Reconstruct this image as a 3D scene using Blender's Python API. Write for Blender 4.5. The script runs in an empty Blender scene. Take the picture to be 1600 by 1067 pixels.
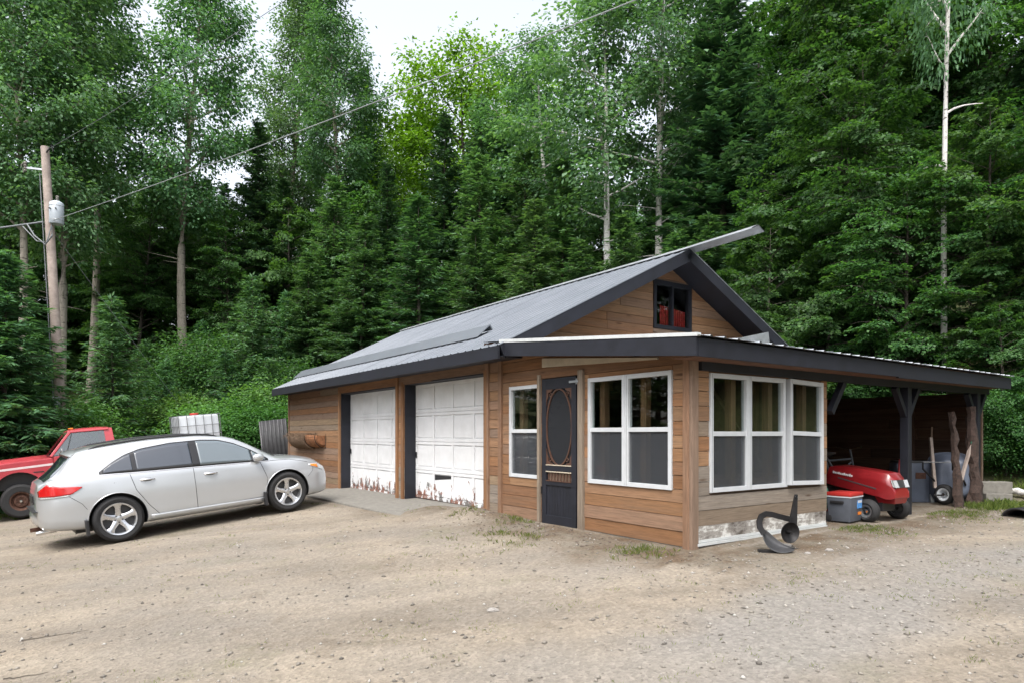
import bpy, bmesh, math, random
import numpy as np
from mathutils import Vector, Matrix, noise

S = bpy.context.scene
COL = S.collection
rad = math.radians

# ---------------------------------------------------------------- camera
cam_d = bpy.data.cameras.new("camera")
cam = bpy.data.objects.new("camera", cam_d)
COL.objects.link(cam)
EYE = 1.6
cam.location = (0, 0, EYE)
cam.rotation_euler = (rad(90), 0, 0)
cam_d.sensor_width = 36
cam_d.lens = 36 * 1034 / 1600
cam_d.shift_y = 143.5 / 1600
cam_d.clip_end = 2000
S.camera = cam

# ---------------------------------------------------------------- sky, sun, exposure
SUN_EL, SUN_AZ = rad(58), rad(200)        # azimuth clockwise from +Y (behind the camera, a little to the left)
w = bpy.data.worlds.new("World"); S.world = w; w.use_nodes = True
nt = w.node_tree; bg = nt.nodes["Background"]
sky = nt.nodes.new("ShaderNodeTexSky"); sky.sky_type = 'NISHITA'; sky.sun_disc = False
sky.sun_elevation = SUN_EL; sky.sun_rotation = SUN_AZ
sky.dust_density = 4.0; sky.air_density = 1.0; sky.ozone_density = 1.0
hs = nt.nodes.new("ShaderNodeHueSaturation"); hs.inputs["Saturation"].default_value = 0.32   # thin even cloud
hs.inputs["Value"].default_value = 1.0
nt.links.new(sky.outputs[0], hs.inputs["Color"]); nt.links.new(hs.outputs[0], bg.inputs[0])
bg.inputs[1].default_value = 0.15
sun_d = bpy.data.lights.new("sun", 'SUN'); sun_d.energy = 0.7; sun_d.angle = rad(22); sun_d.color = (1, .96, .9)
sun = bpy.data.objects.new("sun", sun_d); COL.objects.link(sun)
sun.location = (-10, -20, 40)
sdir = Vector((math.sin(SUN_AZ) * math.cos(SUN_EL), math.cos(SUN_AZ) * math.cos(SUN_EL), math.sin(SUN_EL)))
sun.rotation_euler = sdir.to_track_quat('Z', 'Y').to_euler()
S.view_settings.view_transform = 'Standard'; S.view_settings.look = 'None'
S.view_settings.gamma = 1; S.view_settings.use_curve_mapping = False
S.view_settings.exposure = 1.55

rng = random.Random(7)
nr = np.random.default_rng(11)

# ---------------------------------------------------------------- frames and terrain
C0 = (1.978, 7.3)
AX = (.577, -.817); AY = (.817, .577)
BROT = math.atan2(AX[1], AX[0])
def W(x, y):            # building frame -> world
    return (C0[0] + x * AX[0] + y * AY[0], C0[1] + x * AX[1] + y * AY[1])
def Lc(X, Y):
    dx, dy = X - C0[0], Y - C0[1]
    return dx * AX[0] + dy * AX[1], dx * AY[0] + dy * AY[1]
def sp(v, k=.6):        # soft max(0, v)
    if v / k > 30: return v
    if v / k < -30: return 0.
    return k * math.log1p(math.exp(v / k))
def ground(X, Y, fine=False):
    lx, ly = Lc(X, Y)
    d, wd = -ly, lx
    z = .37 - .107 * sp(min(d, 9.) - .3) - .022 * sp(min(wd, 12.)) - .015 * min(max(-lx - 5, 0), 10)
    dist = max(ly - 9, min(Y - 24, -lx - 15.5))
    z += 17 * (1 - math.exp(-.5 * sp(dist, .8) / 17))
    if fine:
        z += .030 * noise.noise((X * .45, Y * .45, 1.3)) + .012 * noise.noise((X * 1.6, Y * 1.6, 4.1))
        if d > 1.5:
            z += .010 * math.sin((X * .35 + Y * 1.0) * 3.2 + 2.5 * noise.noise((X * .2, Y * .2, 9))) * (.5 + noise.noise((X * .5, Y * .5, 2)))
            z += .006 * noise.noise((X * 5, Y * 5, 7.7))
        m = math.exp(-((lx + 3.9) / .75) ** 2 - ((ly + .45) / .4) ** 2)      # heap of dirt by the wall
        z += .13 * m * (1 + .5 * noise.noise((X * 4, Y * 4, 3)))
        if dist > 1: z += .35 * noise.noise((X * .3, Y * .3, 5))
    return z
def at(px, Y): return (px - 800) / 1034 * Y
def ztop(py, Y): return EYE + (677 - py) * Y / 1034

# ---------------------------------------------------------------- materials
MATS = {}
def node_mat(name):
    m = bpy.data.materials.new(name); m.use_nodes = True
    MATS[name] = m
    return m, m.node_tree, m.node_tree.nodes["Principled BSDF"]
def mix_col(nt, fac, a, b, mode='MIX'):
    n = nt.nodes.new("ShaderNodeMix"); n.data_type = 'RGBA'; n.blend_type = mode
    for sock, v in ((n.inputs[0], fac), (n.inputs[6], a), (n.inputs[7], b)):
        if hasattr(v, "is_output") or isinstance(v, bpy.types.NodeSocket): nt.links.new(v, sock)
        elif isinstance(v, tuple): sock.default_value = (*v, 1) if len(v) == 3 else v
        else: sock.default_value = v
    return n.outputs[2]
def ramp(nt, src, stops):
    n = nt.nodes.new("ShaderNodeValToRGB")
    e = n.color_ramp.elements
    while len(e) < len(stops): e.new(.5)
    for el, (p, c) in zip(e, stops):
        el.position = p; el.color = (*c, 1) if isinstance(c, tuple) else (c, c, c, 1)
    nt.links.new(src, n.inputs[0])
    return n.outputs[0]
def tex(nt, kind, scale, vec=None, detail=4, rough=.55, out=0):
    n = nt.nodes.new("ShaderNodeTex" + kind)
    n.inputs["Scale"].default_value = scale
    if kind == "Noise":
        n.inputs["Detail"].default_value = detail; n.inputs["Roughness"].default_value = rough
    if vec is not None: nt.links.new(vec, n.inputs["Vector"])
    return n.outputs[out]
def coords(nt, scale=(1, 1, 1), which="Object", rand=False):
    tc = nt.nodes.new("ShaderNodeTexCoord")
    mp = nt.nodes.new("ShaderNodeMapping"); mp.inputs["Scale"].default_value = scale
    nt.links.new(tc.outputs[which], mp.inputs["Vector"])
    if rand:
        oi = nt.nodes.new("ShaderNodeObjectInfo")
        mu = nt.nodes.new("ShaderNodeMath"); mu.operation = 'MULTIPLY'; mu.inputs[1].default_value = 53.
        nt.links.new(oi.outputs["Random"], mu.inputs[0])
        nt.links.new(mu.outputs[0], mp.inputs["Location"])
    return mp.outputs[0]
def bump(nt, bsdf, h, strength=.3, dist=.02):
    b = nt.nodes.new("ShaderNodeBump"); b.inputs["Strength"].default_value = strength; b.inputs["Distance"].default_value = dist
    nt.links.new(h, b.inputs["Height"]); nt.links.new(b.outputs[0], bsdf.inputs["Normal"])
def plain(name, col, rough=.6, metal=0., var=.12, scale=9., bmp=0., coat=0., spec=.5):
    m, nt, b = node_mat(name)
    v = coords(nt)
    n = tex(nt, "Noise", scale, v, 6, .65)
    lo = tuple(c * (1 - var) for c in col); hi = tuple(min(1, c * (1 + var)) for c in col)
    nt.links.new(ramp(nt, n, [(.3, lo), (.7, hi)]), b.inputs["Base Color"])
    r = nt.nodes.new("ShaderNodeMapRange"); r.inputs[3].default_value = max(.02, rough - .08); r.inputs[4].default_value = min(1, rough + .1)
    nt.links.new(n, r.inputs[0]); nt.links.new(r.outputs[0], b.inputs["Roughness"])
    b.inputs["Metallic"].default_value = metal
    b.inputs["Specular IOR Level"].default_value = spec
    b.inputs["Coat Weight"].default_value = coat; b.inputs["Coat Roughness"].default_value = .09
    if bmp: bump(nt, b, n, bmp, .01)
    return m
def wood(name, sc, painted=None):
    """sawn boards: object colour tinted by grain running along the board"""
    m, nt, b = node_mat(name)
    v = coords(nt, sc, rand=True)
    oi = nt.nodes.new("ShaderNodeObjectInfo")
    g = tex(nt, "Noise", 3.2, v, 7, .7)
    v2 = coords(nt, tuple(.35 * s for s in sc), rand=True)
    g2 = tex(nt, "Noise", 2.2, v2, 3, .5)
    gr = ramp(nt, g, [(.25, .52), (.5, .95), (.75, 1.28)])
    c = mix_col(nt, 1., oi.outputs["Color"], gr, 'MULTIPLY')
    c = mix_col(nt, ramp(nt, g2, [(.45, 0.), (.75, .40)]), c, (.15, .11, .08))
    vk = coords(nt, tuple(.55 * s ** .55 for s in sc), rand=True)
    k = tex(nt, "Voronoi", 2.1, vk)
    c = mix_col(nt, ramp(nt, k, [(.05, .85), (.13, 0.)]), c, (.07, .035, .018))
    nt.links.new(c, b.inputs["Base Color"]); b.inputs["Roughness"].default_value = .82
    b.inputs["Specular IOR Level"].default_value = .25
    bump(nt, b, g, .35, .006)
    return m
wood("wood_x", (1.1, 14, 20)); wood("wood_y", (14, 1.1, 20)); wood("wood_z", (16, 16, 1.0))
plain("black_paint", (.0085, .0098, .0165), .62, var=.35, scale=5, bmp=.15)
plain("black_iron", (.014, .013, .014), .55, .4, .5, 14, .3)
plain("white_vinyl", (.52, .54, .56), .35, var=.05)
plain("drip_white", (.52, .54, .54), .4, var=.1)
plain("interior_dark", (.12, .080, .055), .9, var=.3)
plain("plywood_pale", (.46, .40, .31), .8, var=.15, scale=4)
plain("rubber", (.018, .018, .019), .8, var=.3, scale=30)
plain("alloy", (.62, .63, .65), .28, .85, .05)
plain("dark_alloy", (.07, .07, .073), .5, .6, .2)
plain("rust_steel", (.085, .040, .026), .8, .2, .45, 18, .3)
plain("black_plastic", (.02, .02, .022), .45, var=.2)
plain("grey_plastic", (.085, .095, .115), .5, var=.12)
plain("tub_grey", (.085, .10, .135), .42, var=.15, scale=5)
plain("red_plastic", (.42, .03, .025), .4, var=.08)
plain("mower_red", (.20, .010, .013), .32, var=.15, coat=.4)
plain("truck_red", (.40, .042, .055), .4, var=.15, scale=3, coat=.35)
plain("stripe_white", (.62, .52, .52), .5, var=.1)
plain("silver_paint", (.47, .485, .50), .30, .45, .02, 2, coat=1.)
plain("seam_dark", (.06, .06, .065), .6)
plain("tail_red", (.45, .012, .012), .12, var=.15, coat=.8)
plain("lamp_clear", (.55, .57, .58), .12, .3, .1, coat=.8)
plain("amber", (.75, .22, .03), .3)
plain("chrome", (.75, .75, .76), .15, 1., .05)
plain("tank_white", (.56, .59, .62), .45, var=.05, scale=4)
plain("cage_steel", (.20, .21, .22), .45, .6, .2)
plain("concrete", (.17, .16, .14), .9, var=.25, scale=10, bmp=.4)
plain("galvanised", (.40, .42, .44), .45, .7, .2, 6)
plain("pole_wood", (.33, .27, .235), .85, var=.3, scale=5, bmp=.3)
plain("transformer_grey", (.42, .46, .50), .45, .1, .08)
plain("cable", (.16, .17, .18), .6)
plain("cable_pale", (.24, .26, .26), .5)
plain("coir", (.15, .10, .065), .95, var=.5, scale=40, bmp=.8)
plain("barrel_wood", (.25, .11, .05), .8, var=.4, scale=12)
plain("stone_grey", (.27, .252, .232), .85, var=.3, scale=12, bmp=.3)
def stone_mat():
    m, nt, b = node_mat("loose_stone")
    ge = nt.nodes.new("ShaderNodeNewGeometry")
    nt.links.new(ramp(nt, ge.outputs["Random Per Island"], [(0., (.10, .09, .08)), (.35, (.20, .18, .155)), (.8, (.27, .245, .21)), (1., (.42, .40, .37))]), b.inputs["Base Color"])
    b.inputs["Roughness"].default_value = .9
stone_mat()
plain("green_plastic", (.01, .10, .06), .5)
plain("oiled_brown", (.075, .034, .020), .6, var=.3, scale=20)
plain("curtain_red", (.45, .03, .03), .8, var=.4, scale=15)
plain("sticker_blue", (.08, .25, .55), .5, var=.3, scale=30)
plain("lettering", (.7, .7, .7), .5)
plain("bark_slab", (.045, .028, .022), .95, var=.7, scale=22, bmp=1.)
plain("shed_brown", (.12, .055, .03), .85, var=.4, scale=8)
plain("mesh_car_trim", (.015, .015, .017), .35)
plain("dirt_hump", (.13, .10, .08), .95, var=.4, scale=20, bmp=.6)

def metal_roof():
    m, nt, b = node_mat("roof_steel")
    v = coords(nt)
    n = tex(nt, "Noise", 1.1, v, 5, .6)
    n2 = tex(nt, "Noise", 9., v, 4, .6)
    c = ramp(nt, n, [(.3, (.135, .150, .172)), (.7, (.170, .186, .210))])
    c = mix_col(nt, ramp(nt, n2, [(.55, 0.), (.8, .3)]), c, (.17, .17, .165))
    nt.links.new(c, b.inputs["Base Color"]); b.inputs["Metallic"].default_value = .25
    b.inputs["Roughness"].default_value = .42
metal_roof()

def door_paint():
    m, nt, b = node_mat("peeling_white")
    v = coords(nt)
    n = tex(nt, "Noise", 2.2, coords(nt, (3, 3, 1.6)), 7, .72)
    sx = nt.nodes.new("ShaderNodeSeparateXYZ"); nt.links.new(v, sx.inputs[0])
    mr = nt.nodes.new("ShaderNodeMapRange"); mr.inputs[1].default_value = 1.02; mr.inputs[2].default_value = .36
    mr.inputs[3].default_value = -.22; mr.inputs[4].default_value = .10
    nt.links.new(sx.outputs[2], mr.inputs[0])
    ad = nt.nodes.new("ShaderNodeMath"); ad.operation = 'ADD'; nt.links.new(n, ad.inputs[0]); nt.links.new(mr.outputs[0], ad.inputs[1])
    mask = ramp(nt, ad.outputs[0], [(.565, 0.), (.585, 1.)])
    n3 = tex(nt, "Noise", 6., v, 2)
    under = ramp(nt, n3, [(.45, (.17, .16, .15)), (.56, (.26, .10, .06)), (.7, (.2, .19, .18))])
    dirt = ramp(nt, tex(nt, "Noise", 3., v, 5), [(.35, (.66, .665, .67)), (.7, (.76, .765, .775))])
    nt.links.new(mix_col(nt, mask, dirt, under), b.inputs["Base Color"]); b.inputs["Roughness"].default_value = .55
    inv = nt.nodes.new("ShaderNodeMath"); inv.operation = 'SUBTRACT'; inv.inputs[0].default_value = 1; nt.links.new(mask, inv.inputs[1])
    bump(nt, b, inv.outputs[0], .5, .004)
door_paint()

def found_mat():
    m, nt, b = node_mat("whitewashed_concrete")
    n = tex(nt, "Noise", 3., coords(nt, (1, 1, 2.2)), 8, .75)
    c = ramp(nt, n, [(.36, (.09, .075, .06)), (.45, (.24, .22, .20)), (.53, (.34, .32, .29)), (.58, (.62, .61, .58))])
    nt.links.new(c, b.inputs["Base Color"]); b.inputs["Roughness"].default_value = .9
    bump(nt, b, n, .9, .03)
found_mat()

def glass(name, tint, gloss=1.0, ior=1.5):
    m = bpy.data.materials.new(name); m.use_nodes = True; MATS[name] = m
    nt = m.node_tree; nt.nodes.remove(nt.nodes["Principled BSDF"])
    out = nt.nodes["Material Output"]
    tr = nt.nodes.new("ShaderNodeBsdfTransparent"); tr.inputs[0].default_value = (*tint, 1)
    gl = nt.nodes.new("ShaderNodeBsdfGlossy"); gl.inputs["Roughness"].default_value = .02; gl.inputs[0].default_value = (gloss, gloss, gloss, 1)
    fr = nt.nodes.new("ShaderNodeFresnel")
    ge = nt.nodes.new("ShaderNodeNewGeometry"); mr = nt.nodes.new("ShaderNodeMapRange"); mr.inputs[3].default_value = ior; mr.inputs[4].default_value = 1/ior
    nt.links.new(ge.outputs["Backfacing"], mr.inputs[0]); nt.links.new(mr.outputs[0], fr.inputs[0])
    mx = nt.nodes.new("ShaderNodeMixShader")
    nt.links.new(fr.outputs[0], mx.inputs[0]); nt.links.new(tr.outputs[0], mx.inputs[1]); nt.links.new(gl.outputs[0], mx.inputs[2])
    nt.links.new(mx.outputs[0], out.inputs[0])
glass("pane_glass", (.80, .84, .83), 1., 1.55)
glass("cab_glass", (.62, .68, .68), 1., 2.0)
def screen(name, col, dens):
    m = bpy.data.materials.new(name); m.use_nodes = True; MATS[name] = m
    nt = m.node_tree; b = nt.nodes["Principled BSDF"]; out = nt.nodes["Material Output"]
    b.inputs["Base Color"].default_value = (*col, 1); b.inputs["Roughness"].default_value = .8
    tr = nt.nodes.new("ShaderNodeBsdfTransparent")
    mx = nt.nodes.new("ShaderNodeMixShader"); mx.inputs[0].default_value = dens
    nt.links.new(tr.outputs[0], mx.inputs[1]); nt.links.new(b.outputs[0], mx.inputs[2]); nt.links.new(mx.outputs[0], out.inputs[0])
screen("insect_screen", (.06, .066, .076), .36)
screen("door_screen", (.012, .014, .018), .72)
def car_glass(name, col):
    m, nt, b = node_mat(name)
    b.inputs["Base Color"].default_value = (*col, 1); b.inputs["Roughness"].default_value = .03
    b.inputs["Specular IOR Level"].default_value = .9; b.inputs["Coat Weight"].default_value = .6; b.inputs["Coat Roughness"].default_value = .01
car_glass("tinted_glass", (.035, .042, .055)); car_glass("clear_car_glass", (.11, .135, .15))

def leaf_mat(name, dark, light, trans=.45, young=None):
    m, nt, b = node_mat(name)
    out = nt.nodes["Material Output"]
    ge = nt.nodes.new("ShaderNodeNewGeometry"); oi = nt.nodes.new("ShaderNodeObjectInfo")
    c = ramp(nt, ge.outputs["Random Per Island"], [(0., dark), (1., light)])
    h = nt.nodes.new("ShaderNodeHueSaturation")
    mr = nt.nodes.new("ShaderNodeMapRange"); mr.inputs[3].default_value = .485; mr.inputs[4].default_value = .515
    nt.links.new(oi.outputs["Random"], mr.inputs[0]); nt.links.new(mr.outputs[0], h.inputs["Hue"])
    mr2 = nt.nodes.new("ShaderNodeMapRange"); mr2.inputs[3].default_value = .82; mr2.inputs[4].default_value = 1.2
    mlt = nt.nodes.new("ShaderNodeMath"); mlt.operation = 'MULTIPLY'; mlt.inputs[1].default_value = 7.31
    frc = nt.nodes.new("ShaderNodeMath"); frc.operation = 'FRACT'
    nt.links.new(oi.outputs["Random"], mlt.inputs[0]); nt.links.new(mlt.outputs[0], frc.inputs[0]); nt.links.new(frc.outputs[0], mr2.inputs[0])
    nt.links.new(mr2.outputs[0], h.inputs["Value"]); nt.links.new(c, h.inputs["Color"])
    nt.links.new(h.outputs[0], b.inputs["Base Color"])
    b.inputs["Roughness"].default_value = .5; b.inputs["Specular IOR Level"].default_value = .35
    tl = nt.nodes.new("ShaderNodeBsdfTranslucent")
    tc = mix_col(nt, 1., h.outputs[0], (1.25, 1.35, .55), 'MULTIPLY')
    nt.links.new(tc, tl.inputs[0])
    mx = nt.nodes.new("ShaderNodeMixShader"); mx.inputs[0].default_value = trans
    nt.links.new(b.outputs[0], mx.inputs[1]); nt.links.new(tl.outputs[0], mx.inputs[2]); nt.links.new(mx.outputs[0], out.inputs[0])
leaf_mat("leaf_maple", (.024, .072, .024), (.085, .185, .050))
leaf_mat("leaf_yellow", (.07, .15, .014), (.16, .29, .03), .5)
leaf_mat("leaf_aspen", (.055, .135, .060), (.15, .275, .13), .42)
leaf_mat("leaf_shrub", (0.051, 0.130, 0.032), (0.136, 0.277, 0.072), .4)
leaf_mat("needle_dark", (.028, .078, .042), (.080, .165, .085), .22)
leaf_mat("needle_fir", (.040, .108, .042), (.130, .24, .10), .27)
leaf_mat("needle_young", (.050, .130, .060), (.13, .26, .115), .3)
leaf_mat("grass_blade", (.07, .12, .02), (.20, .24, .06), .35)
def bark(name, a, b_, marks=None):
    m, nt, b = node_mat(name)
    n = tex(nt, "Noise", 6., coords(nt, (3, 3, .7), rand=True), 6, .7)
    c = ramp(nt, n, [(.3, a), (.7, b_)])
    if marks:
        n2 = tex(nt, "Noise", 2.6, coords(nt, (1.2, 1.2, 5), rand=True), 4, .65)
        c = mix_col(nt, ramp(nt, n2, [(.58, 0.), (.64, 1.)]), c, marks)
    nt.links.new(c, b.inputs["Base Color"]); b.inputs["Roughness"].default_value = .9
    bump(nt, b, n, .5, .03)
bark("bark_dark", (.035, .028, .022), (.10, .085, .07))
bark("bark_aspen", (.16, .14, .11), (.34, .30, .25), (.08, .065, .05))
bark("bark_birch", (.42, .40, .38), (.66, .64, .61), (.06, .05, .045))

def ground_mat():
    m, nt, b = node_mat("dirt_and_gravel")
    v = coords(nt)
    big = tex(nt, "Noise", .42, v, 5, .6)
    strk = tex(nt, "Noise", .8, coords(nt, (.45, 1.9, 1)), 5, .62)
    mid = tex(nt, "Noise", 2.6, v, 6, .65)
    fine_ = tex(nt, "Noise", 38., v, 6, .75)
    c = ramp(nt, strk, [(.32, (.185, .157, .124)), (.5, (.238, .203, .160)), (.66, (.285, .242, .188))])
    wv = nt.nodes.new("ShaderNodeTexWave"); wv.bands_direction = 'Y'; wv.inputs["Scale"].default_value = .17; wv.inputs["Distortion"].default_value = 11.
    wv.inputs["Detail"].default_value = 4; wv.inputs["Detail Scale"].default_value = .9; wv.inputs["Detail Roughness"].default_value = .62
    nt.links.new(coords(nt, (.35, 1., 1)), wv.inputs["Vector"])
    c = mix_col(nt, ramp(nt, wv.outputs["Fac"], [(.70, 0.), (1., .38)]), c, (.315, .275, .220))
    c = mix_col(nt, ramp(nt, wv.outputs["Fac"], [(.0, .32), (.30, 0.)]), c, (.175, .152, .126))
    c = mix_col(nt, ramp(nt, big, [(.42, 0.), (.62, .7)]), c, (.212, .19, .163))
    c = mix_col(nt, ramp(nt, mid, [(.55, 0.), (.75, .55)]), c, (.135, .105, .076))
    gm = ramp(nt, tex(nt, "Noise", .75, v, 6, .7), [(.56, 0.), (.7, .4)])
    c = mix_col(nt, gm, c, (.135, .14, .07))
    at_ = nt.nodes.new("ShaderNodeAttribute"); at_.attribute_name = "forest"
    at2 = nt.nodes.new("ShaderNodeAttribute"); at2.attribute_name = "gravel"
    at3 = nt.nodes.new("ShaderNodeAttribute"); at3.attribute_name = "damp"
    c = mix_col(nt, at2.outputs["Fac"], c, (.225, .21, .19))
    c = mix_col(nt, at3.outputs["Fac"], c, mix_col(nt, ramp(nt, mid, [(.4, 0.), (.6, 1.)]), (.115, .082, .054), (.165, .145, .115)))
    peb = tex(nt, "Voronoi", 34., v, out=1)
    bw = nt.nodes.new("ShaderNodeRGBToBW"); nt.links.new(peb, bw.inputs[0])
    c = mix_col(nt, 1., c, ramp(nt, bw.outputs[0], [(.1, .84), (.55, 1.), (.95, 1.18)]), 'MULTIPLY')
    c = mix_col(nt, 1., c, ramp(nt, fine_, [(.3, .86), (.7, 1.12)]), 'MULTIPLY')
    flo = ramp(nt, mid, [(.35, (.035, .045, .018)), (.5, (.06, .075, .025)), (.68, (.085, .065, .04))])
    c = mix_col(nt, at_.outputs["Fac"], c, flo)
    nt.links.new(c, b.inputs["Base Color"]); b.inputs["Roughness"].default_value = .95
    b.inputs["Specular IOR Level"].default_value = .2
    pd = tex(nt, "Voronoi", 34., v)
    ad = nt.nodes.new("ShaderNodeMath"); ad.operation = 'ADD'; nt.links.new(pd, ad.inputs[0]); nt.links.new(fine_, ad.inputs[1])
    bump(nt, b, ad.outputs[0], .55, .02)
ground_mat()

# ---------------------------------------------------------------- mesh helpers
class MB:
    def __init__(s): s.v = []; s.f = []
    def quadbox(s, P):                       # eight corners, bottom four then top four
        n = len(s.v); s.v += [tuple(p) for p in P]
        s.f += [(n, n+3, n+2, n+1), (n+4, n+5, n+6, n+7), (n, n+1, n+5, n+4), (n+1, n+2, n+6, n+5), (n+2, n+3, n+7, n+6), (n+3, n, n+4, n+7)]
        return s
    def box(s, a, b):
        x0, y0, z0 = a; x1, y1, z1 = b
        return s.quadbox([(x0, y0, z0), (x1, y0, z0), (x1, y1, z0), (x0, y1, z0), (x0, y0, z1), (x1, y0, z1), (x1, y1, z1), (x0, y1, z1)])
    def obox(s, c, size, M):
        hx, hy, hz = (q / 2 for q in size); c = Vector(c)
        return s.quadbox([c + M @ Vector(p) for p in ((-hx,-hy,-hz),(hx,-hy,-hz),(hx,hy,-hz),(-hx,hy,-hz),(-hx,-hy,hz),(hx,-hy,hz),(hx,hy,hz),(-hx,hy,hz))])
    def bar(s, p, q, w, h, up=(0, 0, 1)):    # rectangular bar between two points
        p, q = Vector(p), Vector(q); d = (q - p); L = d.length; d.normalize()
        sd = d.cross(Vector(up)); sd = sd.normalized() if sd.length > 1e-5 else Vector((1, 0, 0)); u = sd.cross(d)
        return s.obox((p + q) / 2, (L, w, h), Matrix((d, sd, u)).transposed())
    def tube(s, pts, r, n=8, cap=True, sq=1.):
        pts = [Vector(p) for p in pts]
        rs = r if isinstance(r, (list, tuple)) else [r] * len(pts)
        base = len(s.v); ref = Vector((0, 0, 1))
        for i, p in enumerate(pts):
            d = (pts[min(i+1, len(pts)-1)] - pts[max(i-1, 0)]).normalized()
            a = d.cross(ref)
            if a.length < .05: a = d.cross(Vector((1, 0, 0)))
            a.normalize(); c = a.cross(d)
            for k in range(n):
                t = 2 * math.pi * k / n
                s.v.append(tuple(p + (a * math.cos(t) + c * math.sin(t) * sq) * rs[i]))
        for i in range(len(pts) - 1):
            for k in range(n):
                s.f.append((base+i*n+k, base+i*n+(k+1) % n, base+(i+1)*n+(k+1) % n, base+(i+1)*n+k))
        if cap:
            s.f.append(tuple(base+k for k in range(n))[::-1]); e = base+(len(pts)-1)*n
            s.f.append(tuple(e+k for k in range(n)))
        return s
    def lathe(s, prof, c=(0, 0, 0), axis='y', n=32, closed=True):   # profile of (radius, offset along axis)
        base = len(s.v); c = Vector(c); m = len(prof)
        for k in range(n):
            t = 2 * math.pi * k / n; ct, st = math.cos(t), math.sin(t)
            for r, o in prof:
                p = {'y': (r*ct, o, r*st), 'x': (o, r*ct, r*st), 'z': (r*ct, r*st, o)}[axis]
                s.v.append(tuple(c + Vector(p)))
        for k in range(n):
            k2 = (k+1) % n
            for i in range(m if closed else m-1):
                j = (i+1) % m
                s.f.append((base+k*m+i, base+k2*m+i, base+k2*m+j, base+k*m+j))
        return s
    def prism(s, poly, a, b, plane='xz'):     # polygon extruded along the third axis from a to b
        def P(u, v, t): return {'xz': (u, t, v), 'yz': (t, u, v), 'xy': (u, v, t)}[plane]
        n = len(poly); base = len(s.v)
        s.v += [P(u, v, a) for u, v in poly] + [P(u, v, b) for u, v in poly]
        s.f.append(tuple(base+i for i in range(n))); s.f.append(tuple(base+n+i for i in range(n))[::-1])
        for i in range(n):
            j = (i+1) % n
            s.f.append((base+i, base+n+i, base+n+j, base+j))
        return s
    def grid(s, rows, closed=False):
        base = len(s.v); m = len(rows[0])
        for r in rows: s.v += [tuple(p) for p in r]
        for i in range(len(rows) - 1):
            for k in range(m if closed else m-1):
                j = (k+1) % m
                s.f.append((base+i*m+k, base+i*m+j, base+(i+1)*m+j, base+(i+1)*m+k))
        return s
    def mesh(s, name, mat=None, smooth=None, bevel=0, fix=True):
        me = bpy.data.meshes.new(name); me.from_pydata(s.v, [], s.f)
        bm = bmesh.new(); bm.from_mesh(me)
        if fix: bmesh.ops.recalc_face_normals(bm, faces=bm.faces)
        if bevel:
            es = [e for e in bm.edges if len(e.link_faces) == 2 and e.calc_face_angle(0) > .6]
            bmesh.ops.bevel(bm, geom=es, offset=bevel, segments=2, affect='EDGES', profile=.6, clamp_overlap=True)
        bm.to_mesh(me); bm.free()
        if mat: me.materials.append(MATS[mat])
        if smooth is not None:
            me.polygons.foreach_set('use_smooth', [True] * len(me.polygons))
            me.set_sharp_from_angle(angle=rad(smooth))
        return me
    def build(s, name, mat, parent=None, smooth=None, bevel=0, fix=True):
        return link(name, s.mesh(name, mat, smooth, bevel, fix), parent)
def link(name, me, parent=None):
    o = bpy.data.objects.new(name, me); COL.objects.link(o)
    if parent is not None: o.parent = parent
    return o
def tag(o, label=None, cat=None, group=None, kind=None):
    if label: o["label"] = label
    if cat: o["category"] = cat
    if group: o["group"] = group
    if kind: o["kind"] = kind
    return o
def thing(name, label, cat, loc=(0, 0, 0), rot=(0, 0, 0), group=None):
    o = bpy.data.objects.new(name, None); COL.objects.link(o); o.empty_display_size = .2
    o.location = loc; o.rotation_euler = rot
    return tag(o, label, cat, group)
def clip(poly, a, b, c):                      # keep a*u + b*v <= c
    out = []
    for i, p in enumerate(poly):
        q = poly[(i+1) % len(poly)]
        dp, dq = a*p[0]+b*p[1]-c, a*q[0]+b*q[1]-c
        if dp <= 0: out.append(p)
        if dp * dq < 0:
            t = dp / (dp - dq); out.append((p[0]+(q[0]-p[0])*t, p[1]+(q[1]-p[1])*t))
    return out

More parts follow.
